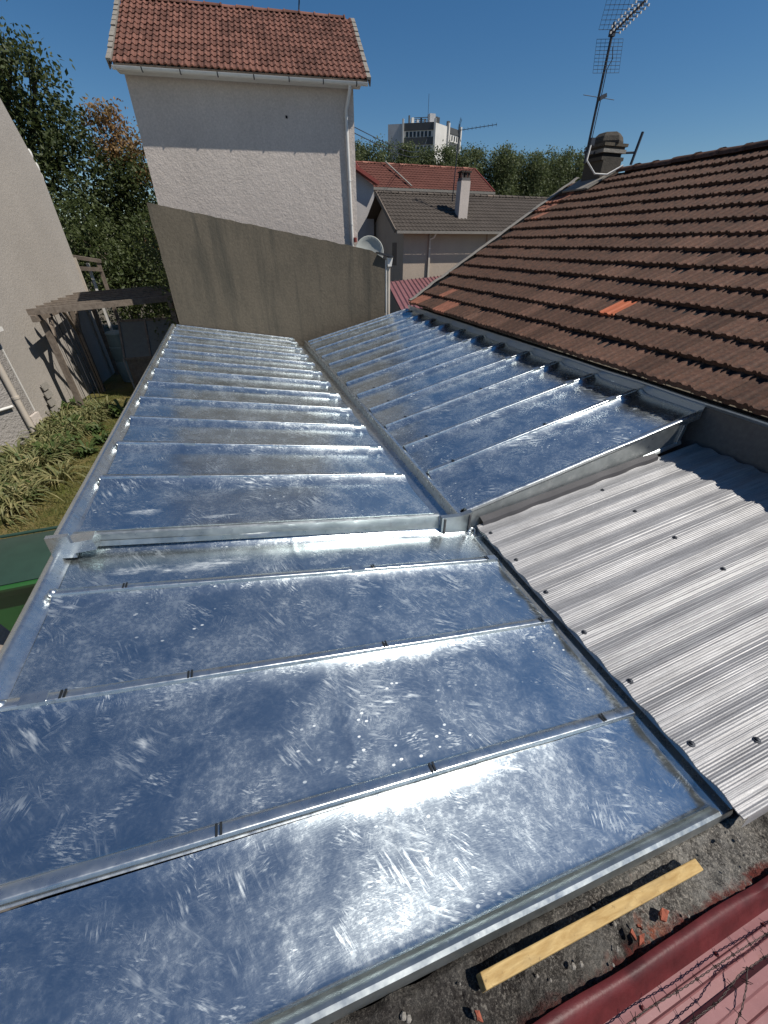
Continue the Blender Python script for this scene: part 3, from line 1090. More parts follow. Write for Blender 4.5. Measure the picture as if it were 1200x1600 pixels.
# red steel roof
rr_ = thing('red_metal_roof', 'dark red ribbed steel roof in the bottom right corner', 'roof', (1.0, -.4, -2.0))
def rpt(x, y, h):
    return V((x, y, ztop(x))) + TN * h
fl = [(-.060, -.045), (-.070, -.038), (-.085, -.040), (-.102, -.060), (-.118, -.085), (-.128, -.095)]
mb = MB()
n = 60; m = len(fl)
for i in range(n + 1):
    x = -1.3 + 3.7 * i / n
    w = .006 * noise.noise(V((x * 3, 7, 7)))
    for j, (yy, hh) in enumerate(fl):
        mb.v.append(tuple(rpt(x, yy + (w * 1.4 if j < 2 else 0) - .016 * (x - .5) * .6, hh + (w if j < 2 else 0))))
for i in range(n):
    for j in range(m - 1):
        a = i * m + j
        mb.f.append((a, a + 1, a + m + 1, a + m))
part('ridge_flashing', mb, M['red_dark'], rr_, 50)
rib = [(-.128, -.100), (-.136, -.100), (-.150, -.098), (-.153, -.092), (-.156, -.098), (-.172, -.099), (-.176, -.093), (-.180, -.099), (-.205, -.100), (-.215, -.070), (-.238, -.069), (-.248, -.100), (-.275, -.099), (-.279, -.093), (-.283, -.099), (-.31, -.1), (-.34, -.1), (-.35, -.07), (-.375, -.07), (-.385, -.1), (-.5, -.1), (-1.4, -.12)]
mb = MB()
m = len(rib)
for i in range(n + 1):
    x = -1.3 + 3.7 * i / n
    for (yy, hh) in rib:
        mb.v.append(tuple(rpt(x, yy - .016 * (x - .5) * .6, hh)))
for i in range(n):
    for j in range(m - 1):
        a = i * m + j
        mb.f.append((a, a + 1, a + m + 1, a + m))
part('ribbed_sheet', mb, M['red_roof'], rr_, 25)
mb = MB(); mb.prism([(-1.3, -.25, GZ), (2.4, -.25, GZ), (2.4, -.25, ztop(2.4) - .16), (-1.3, -.25, ztop(-1.3) - .16)], (0, -1.1, 0))
part('wall', mb, M['wall_dark'], rr_)
for x, y in ((1.16, -.150), (.80, -.148), (1.42, -.16)):
    mb = MB(); mb.lathe(rpt(x, y, -.098), [(.006, 0), (.006, .006), (.003, .009)], 8, TN); part('screw', mb, M['red_dark'], rr_, 40)
# barbed wire
def barbed(name, pts, label, seed):
    r2 = random.Random(seed)
    P = [V(p) for p in pts]
    t = thing(name, label, 'barbed wire', P[0], 'barbed wire over the red roof')
    dense = []
    for i in range(len(P) - 1):
        k = max(2, int((P[i + 1] - P[i]).length / .006))
        for j in range(k):
            dense.append(P[i].lerp(P[i + 1], j / k))
    for ph in (0, math.pi):
        mb = MB()
        q = []
        for i, p in enumerate(dense):
            d = (dense[min(i + 1, len(dense) - 1)] - dense[max(i - 1, 0)]).normalized()
            s = d.cross(V((0, 0, 1))).normalized(); w = d.cross(s)
            a = i * .75 + ph
            q.append(p + (s * math.cos(a) + w * math.sin(a)) * .0016)
        mb.tube(q, .0011, 5)
        part('strand', mb, M['wire'], t, True)
    step = 15
    for i in range(6, len(dense) - 3, step):
        p = dense[i]
        d = (dense[i + 1] - dense[i - 1]).normalized()
        s = d.cross(V((0, 0, 1))).normalized(); w = d.cross(s)
        mb = MB()
        for k in range(2):
            a = r2.uniform(0, 3.14)
            e = (s * math.cos(a) + w * math.sin(a)) * .016 + d * r2.uniform(-.005, .005)
            o_ = d * (.003 if k else -.003)
            mb.tube([p + o_ - e, p + o_ + e], .0010, 4)
            mb.tube([p + o_ + (s * math.cos(b_) + w * math.sin(b_)) * .0034 + d * (b_ * .0004) for b_ in [j * .9 for j in range(8)]], .0010, 4)
        part('barb', mb, M['wire'], t)
    return t
barbed('barbed_wire', [rpt(1.75, -.185, -.045), rpt(1.36, -.174, -.055), rpt(1.18, -.166, -.05), rpt(.95, -.160, -.058), rpt(.78, -.150, -.055), rpt(.5, -.155, -.05)], 'upper barbed wire strand nearest the red roof flashing', 1)
barbed('barbed_wire', [rpt(1.75, -.205, -.03), rpt(1.30, -.206, -.04), rpt(1.14, -.200, -.035), rpt(1.02, -.215, -.05), rpt(.86, -.212, -.06), rpt(.5, -.24, -.06)], 'lower barbed wire strand in the bottom right corner', 2)
barbed('barbed_wire', [rpt(1.18, -.197, -.03), rpt(1.14, -.226, -.045), rpt(1.08, -.25, -.05), rpt(.95, -.28, -.05)], 'short loose barbed wire end hanging down from the lower strand', 3)

# ------------------------------------------------------------------ concrete wall behind the zinc
cw = thing('concrete_wall', 'stained grey concrete boundary wall with sloping top behind the zinc', 'wall', (1.2, 9.4, GZ))
def cwp(a, b):
    x = -1.0 + 4.30 * a
    jag = .02 * noise.noise(V((x * 5, 1, 1))) + .012 * noise.noise(V((x * 17, 1, 4)))
    zt = .565 - .745 * a + jag
    if a > .93: zt -= (a - .93) * 1.6
    xe = x + (.03 * noise.noise(V((0, b * 9, 2))) if a == 0 else 0)
    return V((xe, 9.32 + .006 * noise.noise(V((x * 3, b * 8, 0))), GZ + (zt - GZ) * b))
mb = MB(); mb.grid(cwp, 60, 50)
fr = list(mb.v)
o = len(mb.v)
# top and ends
nu, nvv = 60, 50
topi = [i * (nvv + 1) + nvv for i in range(nu + 1)]
for i in topi:
    p = mb.v[i]; mb.v.append((p[0], p[1] + .22, p[2] - .01))
for k in range(nu):
    mb.f.append((topi[k], topi[k + 1], o + k + 1, o + k))
o2 = len(mb.v)
for j in range(nvv + 1):
    p = mb.v[j]; mb.v.append((p[0], p[1] + .22, p[2]))
for j in range(nvv):
    mb.f.append((j, j + 1, o2 + j + 1, o2 + j))
o3 = len(mb.v); st = nu * (nvv + 1)
for j in range(nvv + 1):
    p = mb.v[st + j]; mb.v.append((p[0], p[1] + .22, p[2]))
for j in range(nvv):
    mb.f.append((st + j, o3 + j, o3 + j + 1, st + j + 1))
part('wall_face', mb, M['concrete'], cw, 40)
# satellite dish behind it
di = thing('satellite_dish', 'pale satellite dish standing behind the right end of the concrete wall', 'satellite dish', (3.19, 9.85, -.5))
mb = MB()
ax = V((-.30, -.88, .30)).normalized()
mb.lathe((3.13, 9.86, -.18), [(.02, -.06), (.14, -.045), (.25, -.01), (.305, .030), (.315, .030), (.31, .024), (.25, -.022), (.14, -.055), (.02, -.07)], 24, ax)
part('dish', mb, M['dish'], di, True)
mb = MB(); mb.tube([(3.13, 9.90, -.2), (3.17, 9.96, -.5), (3.22, 9.96, -2)], .025, 8); part('mast', mb, M['dark_metal'], di, True)
mb = MB(); mb.tube([V((3.13, 9.86, -.46)), V((3.05, 9.62, -.42))], .012, 6); part('feed_arm', mb, M['dark_metal'], di, True)
# pvc downpipe at the end of the wall
dp = thing('downpipe', 'cream plastic downpipe with hopper at the right end of the concrete wall', 'pipe', (3.4, 9.38, GZ))
mb = MB(); mb.tube([(3.395, 9.36, -.40), (3.395, 9.36, GZ)], .042, 12); part('pipe', mb, M['pvc'], dp, True)
mb = MB(); mb.tube([(3.325, 9.32, -.30), (3.33, 9.32, -.55), (3.335, 9.32, GZ)], .014, 6); part('conduit', mb, M['white_paint'], dp, True)
mb = MB(); mb.prism([(3.36, 9.28, -.42), (3.44, 9.28, -.42), (3.47, 9.28, -.26), (3.34, 9.28, -.26)], (0, .15, 0)); part('hopper', mb, M['white_paint'], dp)
mb = MB(); mb.beam((3.15, 9.36, -.175), (3.46, 9.36, -.25), .26, .03); part('gutter_end', mb, M['dark_metal'], dp)

# ------------------------------------------------------------------ white house
WA = V((-.965, 10.84, 0)); WB = V((3.00, 10.29, 0))
wu = (WB - WA).normalized(); wd = V((-wu.y, wu.x, 0))     # along, and away from the camera
W_ = (WB - WA).length
wh = thing('white_house', 'tall narrow white rendered house with red tiled roof', 'house', (WA.x, WA.y, GZ))
def wp(s, d, z): return WA + wu * s + wd * d + V((0, 0, z))
EZ = 2.43
mb = MB(); mb.prism([wp(0, 0, GZ), wp(W_, 0, GZ), wp(W_, 0, EZ), wp(0, 0, EZ)], wd * 3.8)
part('wall', mb, M['white_render'], wh)
for s in (0.02, W_ - .02):
    mb = MB(); mb.prism([wp(s, .05, EZ), wp(s, 3.75, EZ), wp(s, 1.9, 3.62)], wu * (.10 if s < 1 else -.10)); part('gable', mb, M['white_render'], wh)
wsl = R(34.5)
wv = wd * math.cos(wsl) + V((0, 0, math.sin(wsl)))
wn_ = wu.cross(wv).normalized()
roll = [(0, .0), (.10, .002), (.30, .0), (.42, .007), (.55, .020), (.70, .026), (.84, .020), (.95, .007)]
prof_r = [(u * .5, h) for u, h in roll] + [(.5 + u * .5, h) for u, h in roll] + [(1.0, .001)]
worg = wp(-.085, -.23, EZ + .06)
nc = 20; ww = (W_ + .33) / nc; WE = .187
NR = 12; WL_ = NR * WE
mb = MB(); mb.prism([worg + wn_ * -.03, worg + wu * nc * ww + wn_ * -.03, worg + wu * nc * ww + wv * WL_ + wn_ * -.03, worg + wv * WL_ + wn_ * -.03], wn_ * .024)
part('roof_deck', mb, M['timber_old'], wh)
tile_roof(wh, worg, wu, wv, nc, NR, ww, WE, .020, prof_r, M['tile_white'], 300)
bs = worg + wv * (WL_ + .01)
bk = wd * math.cos(wsl) - V((0, 0, math.sin(wsl)))
mb = MB(); mb.prism([bs, bs + wu * nc * ww, bs + wu * nc * ww + bk * 2.35, bs + bk * 2.35], V((0, 0, -.04)))
part('back_roof', mb, M['tile_white'], wh)
rm = MB()
for (yy, rr) in ((0, .065), (.265, .06), (.27, .078), (.30, .078)):
    for k in range(9):
        a = math.pi * k / 8
        rm.v.append((yy, -math.cos(a) * rr, math.sin(a) * rr * .8))
for r in range(3):
    for k in range(8):
        a = r * 9 + k
        rm.f.append((a, a + 9, a + 10, a + 1))
rme = mesh_of('ridge_tile', rm, M['tile_white'], V((0, 0, 0)), 40)
k = 0
while k * .30 < nc * ww - .15:
    place('ridge_tile', rme, frame(bs + wu * (k * .30) + V((0, 0, rnd.uniform(-.005, .005))), wu, wd, V((0, 0, 1))), wh)
    k += 1
# verges
for s in (-.045, nc * ww + .02):
    for r in range(NR):
        p = worg + wu * s + wv * (r * WE + .08) + wn_ * (.024 + rnd.uniform(-.005, .007))
        mb = MB(); mb.box(p, (.075, .196, .038), (wu, (wv + wn_ * -.06).normalized(), wn_)); part('verge_tile', mb, M['mortar'], wh)
    mb = MB()
    q = worg + wu * (s + (-.03 if s < 0 else .03)) + wn_ * -.035
    mb.beam(q, q + wv * WL_, .02, .11, wn_); part('barge_board', mb, M['timber_old'], wh)
# gutter, brackets and downpipe
gs = worg + wv * -.01 + wn_ * -.01 - wd * .048 + V((0, 0, -.037))
mb = MB()
for s in range(41):
    p = gs + wu * (nc * ww * s / 40 - .01)
    for a in range(9):
        an_ = math.pi + math.pi * a / 8
        mb.v.append(tuple(p + wd * math.cos(an_) * .046 + V((0, 0, math.sin(an_) * .048))))
    for a in range(8, -1, -1):
        an_ = math.pi + math.pi * a / 8
        mb.v.append(tuple(p + wd * math.cos(an_) * .042 + V((0, 0, math.sin(an_) * .044))))
for s in range(40):
    for a in range(17):
        i = s * 18 + a
        mb.f.append((i, i + 1, i + 19, i + 18))
mb.f.append(tuple(range(9)))
mb.f.append(tuple(40 * 18 + a for a in range(8, -1, -1)))
gut = part('gutter', mb, M['white_paint'], wh, 40)
for k in range(7):
    p = gs + wu * (.45 + k * .61)
    mb = MB()
    pts = [p + wd * (-.049 * math.cos(a)) + V((0, 0, -.051 * math.sin(a))) for a in [j * math.pi / 8 for j in range(9)]]
    mb.tube(pts, .010, 5); part('bracket', mb, M['dark_metal'], gut)
mb = MB(); mb.prism([gs + wu * .03 + wd * .055 + V((0, 0, -.042)), gs + wu * (nc * ww - .13) + wd * .055 + V((0, 0, -.042)), gs + wu * (nc * ww - .13) + wd * .23 + V((0, 0, -.042)), gs + wu * .03 + wd * .23 + V((0, 0, -.042))], V((0, 0, .016)))
part('soffit', mb, M['white_paint'], wh)
ds = W_ - .07
mb = MB()
mb.tube([wp(ds - .03, -.26, EZ - .02), wp(ds - .03, -.24, EZ - .09), wp(ds - .09, -.06, EZ - .33), wp(ds - .09, -.05, EZ - .48), wp(ds, -.05, GZ)], .032, 10)
dpp = part('downpipe', mb, M['white_paint'], wh, True)
for z in (2.0, 1.05, .32):
    mb = MB(); mb.lathe(wp(ds - .09 * max(0, (z + 3.5) / 5.5), -.05, z), [(.038, 0), (.038, .027)], 10); part('collar', mb, M['white_paint'], dpp, 40)
mb = MB(); mb.box(wp(2.70, -.005, 1.98), (.037, .016, .037)); part('vent', mb, M['black'], wh)
mb = MB(); mb.lathe(wp(ds, -.055, .01), [(.040, 0), (.040, .085)], 10); part('red_collar', mb, M['red_trim'], dpp)
# small aerial behind the ridge
a0 = bs + wu * 3.22 + wd * .35
antenna('tv_antenna', 'white tipped TV aerial poking up behind the white house ridge', a0 + V((0, 0, -.3)), a0 + V((.16, 0, .62)), (.30, -.8, .25), .5, 6, .07, None, None, .014)

# ------------------------------------------------------------------ far houses
def simple_house(name, label, A, B, depth, ze, zr, over, mats, parts, prof, tw, te, side=.35, limit=0, rows=None, base=GZ):
    A = V(A); B = V(B)
    u = (B - A); u.z = 0; W = u.length; u.normalize()
    d = V((-u.y, u.x, 0))
    h = thing(name, label, 'house', (A.x, A.y, base))
    P = lambda s, dd, z: V((A.x, A.y, 0)) + u * s + d * dd + V((0, 0, z))
    run = depth / 2
    mb = MB(); mb.prism([P(0, 0, base), P(W, 0, base), P(W, 0, ze), P(0, 0, ze)], d * depth)
    part('wall', mb, M[mats[0]], h)
    tanp = (zr - ze) / run
    for s, sg in ((0.004, 1), (W - .004, -1)):
        mb = MB(); mb.prism([P(s, .02, ze - .01), P(s, depth - .02, ze - .01), P(s, run, zr - .1)], u * .15 * sg); part('gable', mb, M[mats[0]], h)
    sl_ = math.atan(tanp)
    v = d * math.cos(sl_) + V((0, 0, math.sin(sl_)))
    n_ = u.cross(v).normalized()
    o_ = P(-side, -over, ze + .1 - over * tanp)
    L = (run + over) / math.cos(sl_)
    Wt = W + 2 * side
    mb = MB(); mb.prism([o_ + n_ * -.04, o_ + u * Wt + n_ * -.04, o_ + u * Wt + v * L + n_ * -.04, o_ + v * L + n_ * -.04], n_ * .035)
    part('roof_deck', mb, M['timber_old'], h)
    ncol = int(round(Wt / tw)); nrow = int(round(L / te))
    tile_roof(h, o_, u, v, ncol, nrow, Wt / ncol, L / nrow, .03, prof, M[mats[1]], limit, None, None, 0, .5)
    o2_ = o_ + v * L
    bk_ = d * math.cos(sl_) - V((0, 0, math.sin(sl_)))
    mb = MB(); mb.prism([o2_, o2_ + u * Wt, o2_ + u * Wt + bk_ * L, o2_ + bk_ * L], V((0, 0, -.06))); part('back_roof', mb, M[mats[1]], h)
    rt = MB()
    for (yy, rr) in ((0, .14), (.40, .125), (.41, .16), (.46, .16)):
        for k in range(7):
            a = math.pi * k / 6
            rt.v.append((yy, -math.cos(a) * rr, math.sin(a) * rr * .7))
    for r in range(3):
        for k in range(6):
            a = r * 7 + k
            rt.f.append((a, a + 7, a + 8, a + 1))
    rme_ = mesh_of('ridge_tile', rt, M[mats[2]], V((0, 0, 0)), 40)
    k = 0
    while k * .45 < Wt - .2:
        place('ridge_tile', rme_, frame(o2_ + u * k * .45 + V((0, 0, rnd.uniform(-.01, .01))), u, d, V((0, 0, 1))), h)
        k += 1
    for s in (-.04, Wt + .01):
        mb = MB(); mb.beam(o_ + u * s + n_ * -.02, o_ + u * s + v * L + n_ * -.02, .05, .2, n_); part('barge_board', mb, M[mats[3]], h)
    mb = MB(); mb.beam(o_ + V((0, 0, -.06)) - d * .08, o_ + u * Wt + V((0, 0, -.06)) - d * .08, .13, .13); part('gutter', mb, M['mortar'], h)
    return h, P, W, o_, u, d, v, n_, L

prof_f = [(0, .0), (.25, .0), (.45, .02), (.62, .035), (.80, .02), (1.0, .0)]
gh, P, W, go, gu, gd, gv, gn, gL = simple_house('grey_roofed_house', 'beige house with grey brown tiled roof and rendered chimney', (9.7, 24.3, 0), (20.5, 24.3, 0), 5.6, .68, 2.25, .45, ('beige', 'tile_grey', 'tile_grey', 'timber_old'), None, prof_f, .235, .33, .62)
mb = MB(); mb.box(P(1.55, -.07, -1.2), (.1, .1, 3.2)); part('downpipe', mb, M['pvc'], gh)
mb = MB(); mb.tube([P(1.75, -.42, .45), P(1.7, -.3, .25), P(1.55, -.07, .15), P(1.55, -.07, -.2)], .05, 8); part('downpipe_elbow', mb, M['white_paint'], gh, True)
mb = MB(); mb.box(P(5.5, -.05, -1.5), (.55, .1, 4.2)); part('pilaster', mb, M['beige'], gh)
mb = MB(); mb.box(P(3.55, -.01, -1.5), (.12, .06, .14)); part('vent', mb, M['black'], gh)
mb = MB(); mb.box(P(0, 1.4, -.55), (.03, .7, 1.1)); part('shutter', mb, M['timber_old'], gh)
# chimney
cx, cy = 13.55, 25.15
mb = MB(); mb.box((cx, cy, 1.9), (.56, .52, 1.8)); chg = part('chimney', mb, M['white_render'], gh)
mb = MB(); mb.box((cx, cy, 2.86), (.53, .48, .14)); part('chimney_course', mb, M['wall_dark'], chg)
for (dx, dy) in ((-.2, -.16), (.2, -.16), (-.2, .16), (.2, .16), (0, -.16)):
    mb = MB(); mb.box((cx + dx, cy + dy, 3.04), (.10, .10, .22)); part('chimney_pier', mb, M['tile_grey'], chg)
mb = MB(); mb.box((cx, cy, 3.185), (.60, .52, .07)); part('chimney_cap', mb, M['tile_grey'], chg)
mb = MB(); mb.box((cx, cy, 3.04), (.24, .20, .20)); part('flue', mb, M['black'], chg)
a2 = antenna('tv_antenna', 'thin TV aerial on a long mast beside the far rendered chimney', (12.95, 25.2, 1.9), (13.05, 25.2, 5.05), (.75, -.55, .06), 1.9, 9, .11, (.5, .4), None, .028, False)
rh, P, W, *_ = simple_house('red_roofed_house', 'house with red tiled roof behind the grey roofed one', (10.2, 31.0, 0), (18.6, 31.0, 0), 5.4, 3.0, 4.35, .4, ('far_white', 'tile_red', 'tile_red', 'red_trim'), None, prof_f, .25, .34, .35)
mb = MB(); q0 = V((12.7, 30.62, 3.05)); mb.beam(q0, q0 + V((-.85, 2.75, 1.50)), .10, .05); part('roof_joint', mb, M['mortar'], rh)
sh = thing('gabled_house', 'small pale gable with dark red verge behind the white house', 'house', (7.4, 29, GZ))
mb = MB(); mb.prism([(6.2, 29, GZ), (9.55, 29, GZ), (9.55, 29, 2.85), (8.1, 29, 3.65), (6.2, 29, 4.5)], (0, 5, 0)); part('wall', mb, M['far_white'], sh)
mb = MB(); mb.beam((6.0, 28.8, 4.72), (9.75, 28.8, 2.9), .5, .17); part('barge_board', mb, M['red_trim'], sh)
# red ribbed lean-to roof in the gap
lr = thing('ribbed_red_roof', 'low dark red ribbed roof in the gap beyond the downpipe', 'roof', (7.6, 18, -2.2))
A_, B_, C_, D_ = V((5.9, 14.9, -2.05)), V((7.6, 21.2, -1.62)), V((12.2, 23.6, -1.55)), V((9.2, 14.4, -2.25))
mb = MB()
def lrp(a, b):
    p = A_.lerp(B_, a); q = D_.lerp(C_, a)
    return p.lerp(q, b) + V((0, 0, .05 * (1 if (int(b * 80) % 5) == 0 else 0)))
mb.grid(lrp, 4, 80); part('ribbed_sheet', mb, M['red_roof'], lr)
mb = MB(); mb.prism([A_ + V((0, 0, -.03)), D_ + V((0, 0, -.03)), D_ + V((0, 0, -1.3)), A_ + V((0, 0, -1.4))], (0, .2, 0)); part('wall', mb, M['beige'], lr)
mb = MB(); mb.prism([A_ + V((0, 0, -.03)), B_ + V((0, 0, -.03)), B_ + V((0, 0, -1.3)), A_ + V((0, 0, -1.4))], (.2, 0, 0)); part('wall', mb, M['mortar'], lr)
# tower
tw = thing('apartment_tower', 'distant pale flat roofed apartment tower above the trees', 'tower', (60.5, 130, GZ))
Cn = V((60.3, 130, 0)); Ll = V((52.6, 134.6, 0)); Rr = V((70.6, 136.0, 0)); ZT = 26.4
ul = (Ll - Cn).normalized(); ur = (Rr - Cn).normalized(); LL = (Ll - Cn).length; LR = (Rr - Cn).length
dk_ = (Ll - Cn) + (Rr - Cn)
mb = MB(); mb.prism([Cn + V((0, 0, GZ)), Rr + V((0, 0, GZ)), Cn + dk_ + V((0, 0, GZ)), Ll + V((0, 0, GZ))], V((0, 0, ZT - GZ - .4))); part('wall', mb, M['tower_white'], tw)
nl = V((-ul.y, ul.x, 0)); nl = nl if nl.y < 0 else -nl
nr = V((-ur.y, ur.x, 0)); nr = nr if nr.y < 0 else -nr
for fl_ in range(7):
    z = ZT - 1.0 - fl_ * 2.85
    mb = MB(); mb.prism([Cn + ul * .55 + nl * .05 + V((0, 0, z - .75)), Ll + nl * .05 + V((0, 0, z - .75)), Ll + nl * .05 + V((0, 0, z + .75)), Cn + ul * .55 + nl * .05 + V((0, 0, z + .75))], nl * .1)
    part('spandrel', mb, M['tower_dark'], tw)
    mb = MB(); mb.prism([Cn + ur * 6.2 + nr * .05 + V((0, 0, z - .6)), Rr - ur * .3 + nr * .05 + V((0, 0, z - .6)), Rr - ur * .3 + nr * .05 + V((0, 0, z + .6)), Cn + ur * 6.2 + nr * .05 + V((0, 0, z + .6))], nr * .1)
    part('spandrel', mb, M['tower_dark'], tw)
    for k in range(7):
        s = 1.2 + k * 1.02
        mb = MB(); mb.prism([Cn + ul * s + nl * .04 + V((0, 0, z - 2.0)), Cn + ul * (s + .62) + nl * .04 + V((0, 0, z - 2.0)), Cn + ul * (s + .62) + nl * .04 + V((0, 0, z - .95)), Cn + ul * s + nl * .04 + V((0, 0, z - .95))], nl * .05); part('window', mb, M['glass'], tw)
    for k in range(4):
        s = 6.6 + k * 1.25
        mb = MB(); mb.prism([Cn + ur * s + nr * .04 + V((0, 0, z - 1.9)), Cn + ur * (s + .45) + nr * .04 + V((0, 0, z - 1.9)), Cn + ur * (s + .45) + nr * .04 + V((0, 0, z - .9)), Cn + ur * s + nr * .04 + V((0, 0, z - .9))], nr * .05); part('window', mb, M['glass'], tw)
for s in (5.6, LR - .2):
    mb = MB(); mb.prism([Cn + ur * s + nr * .0 + V((0, 0, GZ)), Cn + ur * (s + .5) + V((0, 0, GZ)), Cn + ur * (s + .5) + V((0, 0, ZT + .3)), Cn + ur * s + V((0, 0, ZT + .3))], nr * .5); part('fin', mb, M['tower_white'], tw)
mb = MB(); mb.prism([Ll + ul * .05 + V((0, 0, GZ)), Ll + ul * 3.9 + V((0, 0, GZ)), Ll + ul * 3.9 + V((0, 0, ZT - .3)), Ll + ul * .05 + V((0, 0, ZT - .3))], -nl * 6); part('stair_block', mb, M['tower_grey'], tw)
mb = MB(); mb.prism([Ll + V((0, 0, GZ)), Ll - ul * .45 + V((0, 0, GZ)), Ll - ul * .45 + V((0, 0, ZT + .6)), Ll + V((0, 0, ZT + .6))], nl * .45); part('fin', mb, M['tower_white'], tw)
mb = MB(); mb.prism([Cn + nl * .0 + V((0, 0, GZ)), Cn + ul * .5 + V((0, 0, GZ)), Cn + ul * .5 + V((0, 0, ZT + .4)), Cn + V((0, 0, ZT + .4))], nl * .3); part('fin', mb, M['tower_white'], tw)
for k, (s, dd, w, hh, mt) in enumerate(((1.5, 2, 1.6, 2.0, 'tower_grey'), (3.2, 2.5, .5, 1.2, 'tower_white'), (4.3, 2.4, .4, 1.5, 'tower_dark'), (5.2, 2.2, .5, 1.1, 'tower_grey'), (6.6, 2.0, .7, 1.5, 'tower_white'), (7.4, 1.5, .35, 1.9, 'tower_dark'))):
    p = Cn + ul * s - nl * dd
    mb = MB(); mb.box(p + V((0, 0, ZT + hh / 2 - .4)), (w, w, hh)); part('roof_unit', mb, M[mt], tw)
for k in range(3):
    p = Cn + ul * 4.6 - nl * 2.2
    mb = MB(); mb.box(p + V((0, 0, ZT + 1.1 - k * .35)), (4.0 - k * .6, .2, .12), (ul, nl, V((0, 0, 1)))); part('rail', mb, M['tower_dark'], tw)
for s in (2.0, 3.0, 8.0):
    p = Cn + ur * s - nr * 1.5
    mb = MB(); mb.box(p + V((0, 0, ZT + .5)), (.7, .7, 1.3)); part('roof_unit', mb, M['tower_dark'], tw)
mb = MB(); mb.tube([Cn + ul * 2.2 + V((0, 0, ZT)), Cn + ul * 2.2 + V((0, 0, ZT + 5))], .05, 5); part('mast', mb, M['dark_metal'], tw)
# overhead cables from the white house
for k, (z0, z1, lab) in enumerate(((1.97, 22.4, 'upper of two thin overhead cables right of the white house'), (1.88, 21.4, 'lower of two thin overhead cables right of the white house'))):
    a = wp(W_ + .02, .4, z0); b = V((57, 128, z1))
    pts = []
    for i in range(25):
        t = i / 24
        pts.append(a.lerp(b, t) + V((0, 0, -5.0 * t * (1 - t) * 1.0)))
    mb = MB(); mb.tube(pts, .008, 4, True, .05)
    single('overhead_cable', mb, M['dark_metal'], a, lab, 'cable', 'overhead cables')

# ------------------------------------------------------------------ vegetation
def leaf_cloud(blobs, n, size, rng, clump=26, flat=.5, drop=0.0):
    mb = MB()
    wts = [b[3] for b in blobs]
    nclump = max(1, n // clump)
    for i in range(nclump):
        c, rad, squ, _ = rng.choices(blobs, wts)[0]
        while True:
            p = V((rng.uniform(-1, 1), rng.uniform(-1, 1), rng.uniform(-1, 1)))
            l = p.length
            if .35 < l < 1 and rng.random() < l * l: break
        cc = V(c) + V((p.x * rad, p.y * rad, p.z * rad * squ))
        cr = size * rng.uniform(1.6, 3.4)
        for j in range(clump):
            q = cc + V((rng.gauss(0, 1), rng.gauss(0, 1), rng.gauss(0, .7))) * cr * .6
            nrm = V((rng.gauss(0, 1), rng.gauss(0, 1), rng.gauss(.7, 1))).normalized()
            t = nrm.orthogonal().normalized()
            t = (Matrix.Rotation(rng.uniform(0, 6.28), 3, nrm) @ t)
            b_ = nrm.cross(t)
            s = size * rng.uniform(.55, 1.15)
            mb.add([q - t * s * .5, q + b_ * s * .28, q + t * s * .6 - nrm * s * .12, q - b_ * s * .28], [(0, 1, 2, 3)])
    return mb
def tree(name, label, base, trunk_top, r0, blobs, n, size, mat, seed, group=None, extra=None, cat='tree', limbs=True):
    rng = random.Random(seed)
    t = thing(name, label, cat, base, group)
    b = V(base); tt = V(trunk_top)
    mb = MB()
    mid = b.lerp(tt, .5) + V((rng.uniform(-.2, .2), rng.uniform(-.2, .2), 0))
    mb.tube([b, mid, tt], [r0, r0 * .75, r0 * .4], 9)
    if limbs:
        for (c, rad, sq, w) in blobs:
            s = b.lerp(tt, rng.uniform(.55, .95))
            c2 = V(c)
            mb.tube([s, s.lerp(c2, .5) + V((0, 0, .15 * rad)), c2], [r0 * .38, r0 * .24, r0 * .08], 6)
            for q in range(4):
                e = c2 + V((rng.uniform(-1, 1), rng.uniform(-1, 1), rng.uniform(-.4, 1))) * rad * .75
                mb.tube([s.lerp(c2, .6), e], [r0 * .13, r0 * .03], 4)
    part('trunk', mb, M['bark'], t, True)
    part('crown', leaf_cloud(blobs, n, size, rng), M[mat], t)
    if extra:
        part('dry_crown', leaf_cloud(extra[0], extra[1], size * .9, rng), M[extra[2]], t)
    return t
def blobs_for(pts):
    return [((x, y, z), r, s, r ** 2.2) for (x, y, z, r, s) in pts]
# big dark tree behind the left house
tree('broadleaf_tree', 'tall dark green tree rising above the left house wall', (-7.0, 23, GZ), (-6.6, 23, 3.2), .32,
     blobs_for([(-7.0, 22, 4.9, 1.5, .9), (-5.4, 21.8, 4.2, 1.2, .9), (-6.2, 22.0, 3.0, 1.7, .9), (-4.6, 21.6, 3.3, 1.1, .9), (-4.3, 21.6, 2.0, 1.3, .9), (-5.8, 21.5, 1.2, 1.6, .9), (-5.0, 21.0, 4.75, .62, .9), (-4.45, 21.3, 4.65, .5, 1.0), (-8.2, 22, 3.0, 1.6, 1), (-6.2, 21.5, 5.55, .75, .9)]), 21000, .17, 'leaf_a', 11)
tree('broadleaf_tree', 'tree with dry orange brown upper leaves beside the white house', (-3.2, 22.6, GZ), (-3.1, 22.4, 2.4), .22,
     blobs_for([(-3.2, 22, 1.2, 1.1, .9), (-2.5, 21.8, .5, 1.0, .9), (-3.6, 21.6, .2, 1.2, .9), (-2.6, 21.6, 2.0, .7, .8)]), 11000, .16, 'leaf_a', 12, None,
     (blobs_for([(-3.0, 22, 3.75, .48, .6), (-2.45, 22, 3.35, .42, .5), (-3.45, 22, 3.6, .30, .6), (-2.55, 22, 2.75, .75, .6), (-2.15, 21.8, 2.1, .5, .7), (-2.6, 20.9, .1, .45, .6), (-3.1, 22, 2.85, .45, .6)]), 3800, 'leaf_dry'))
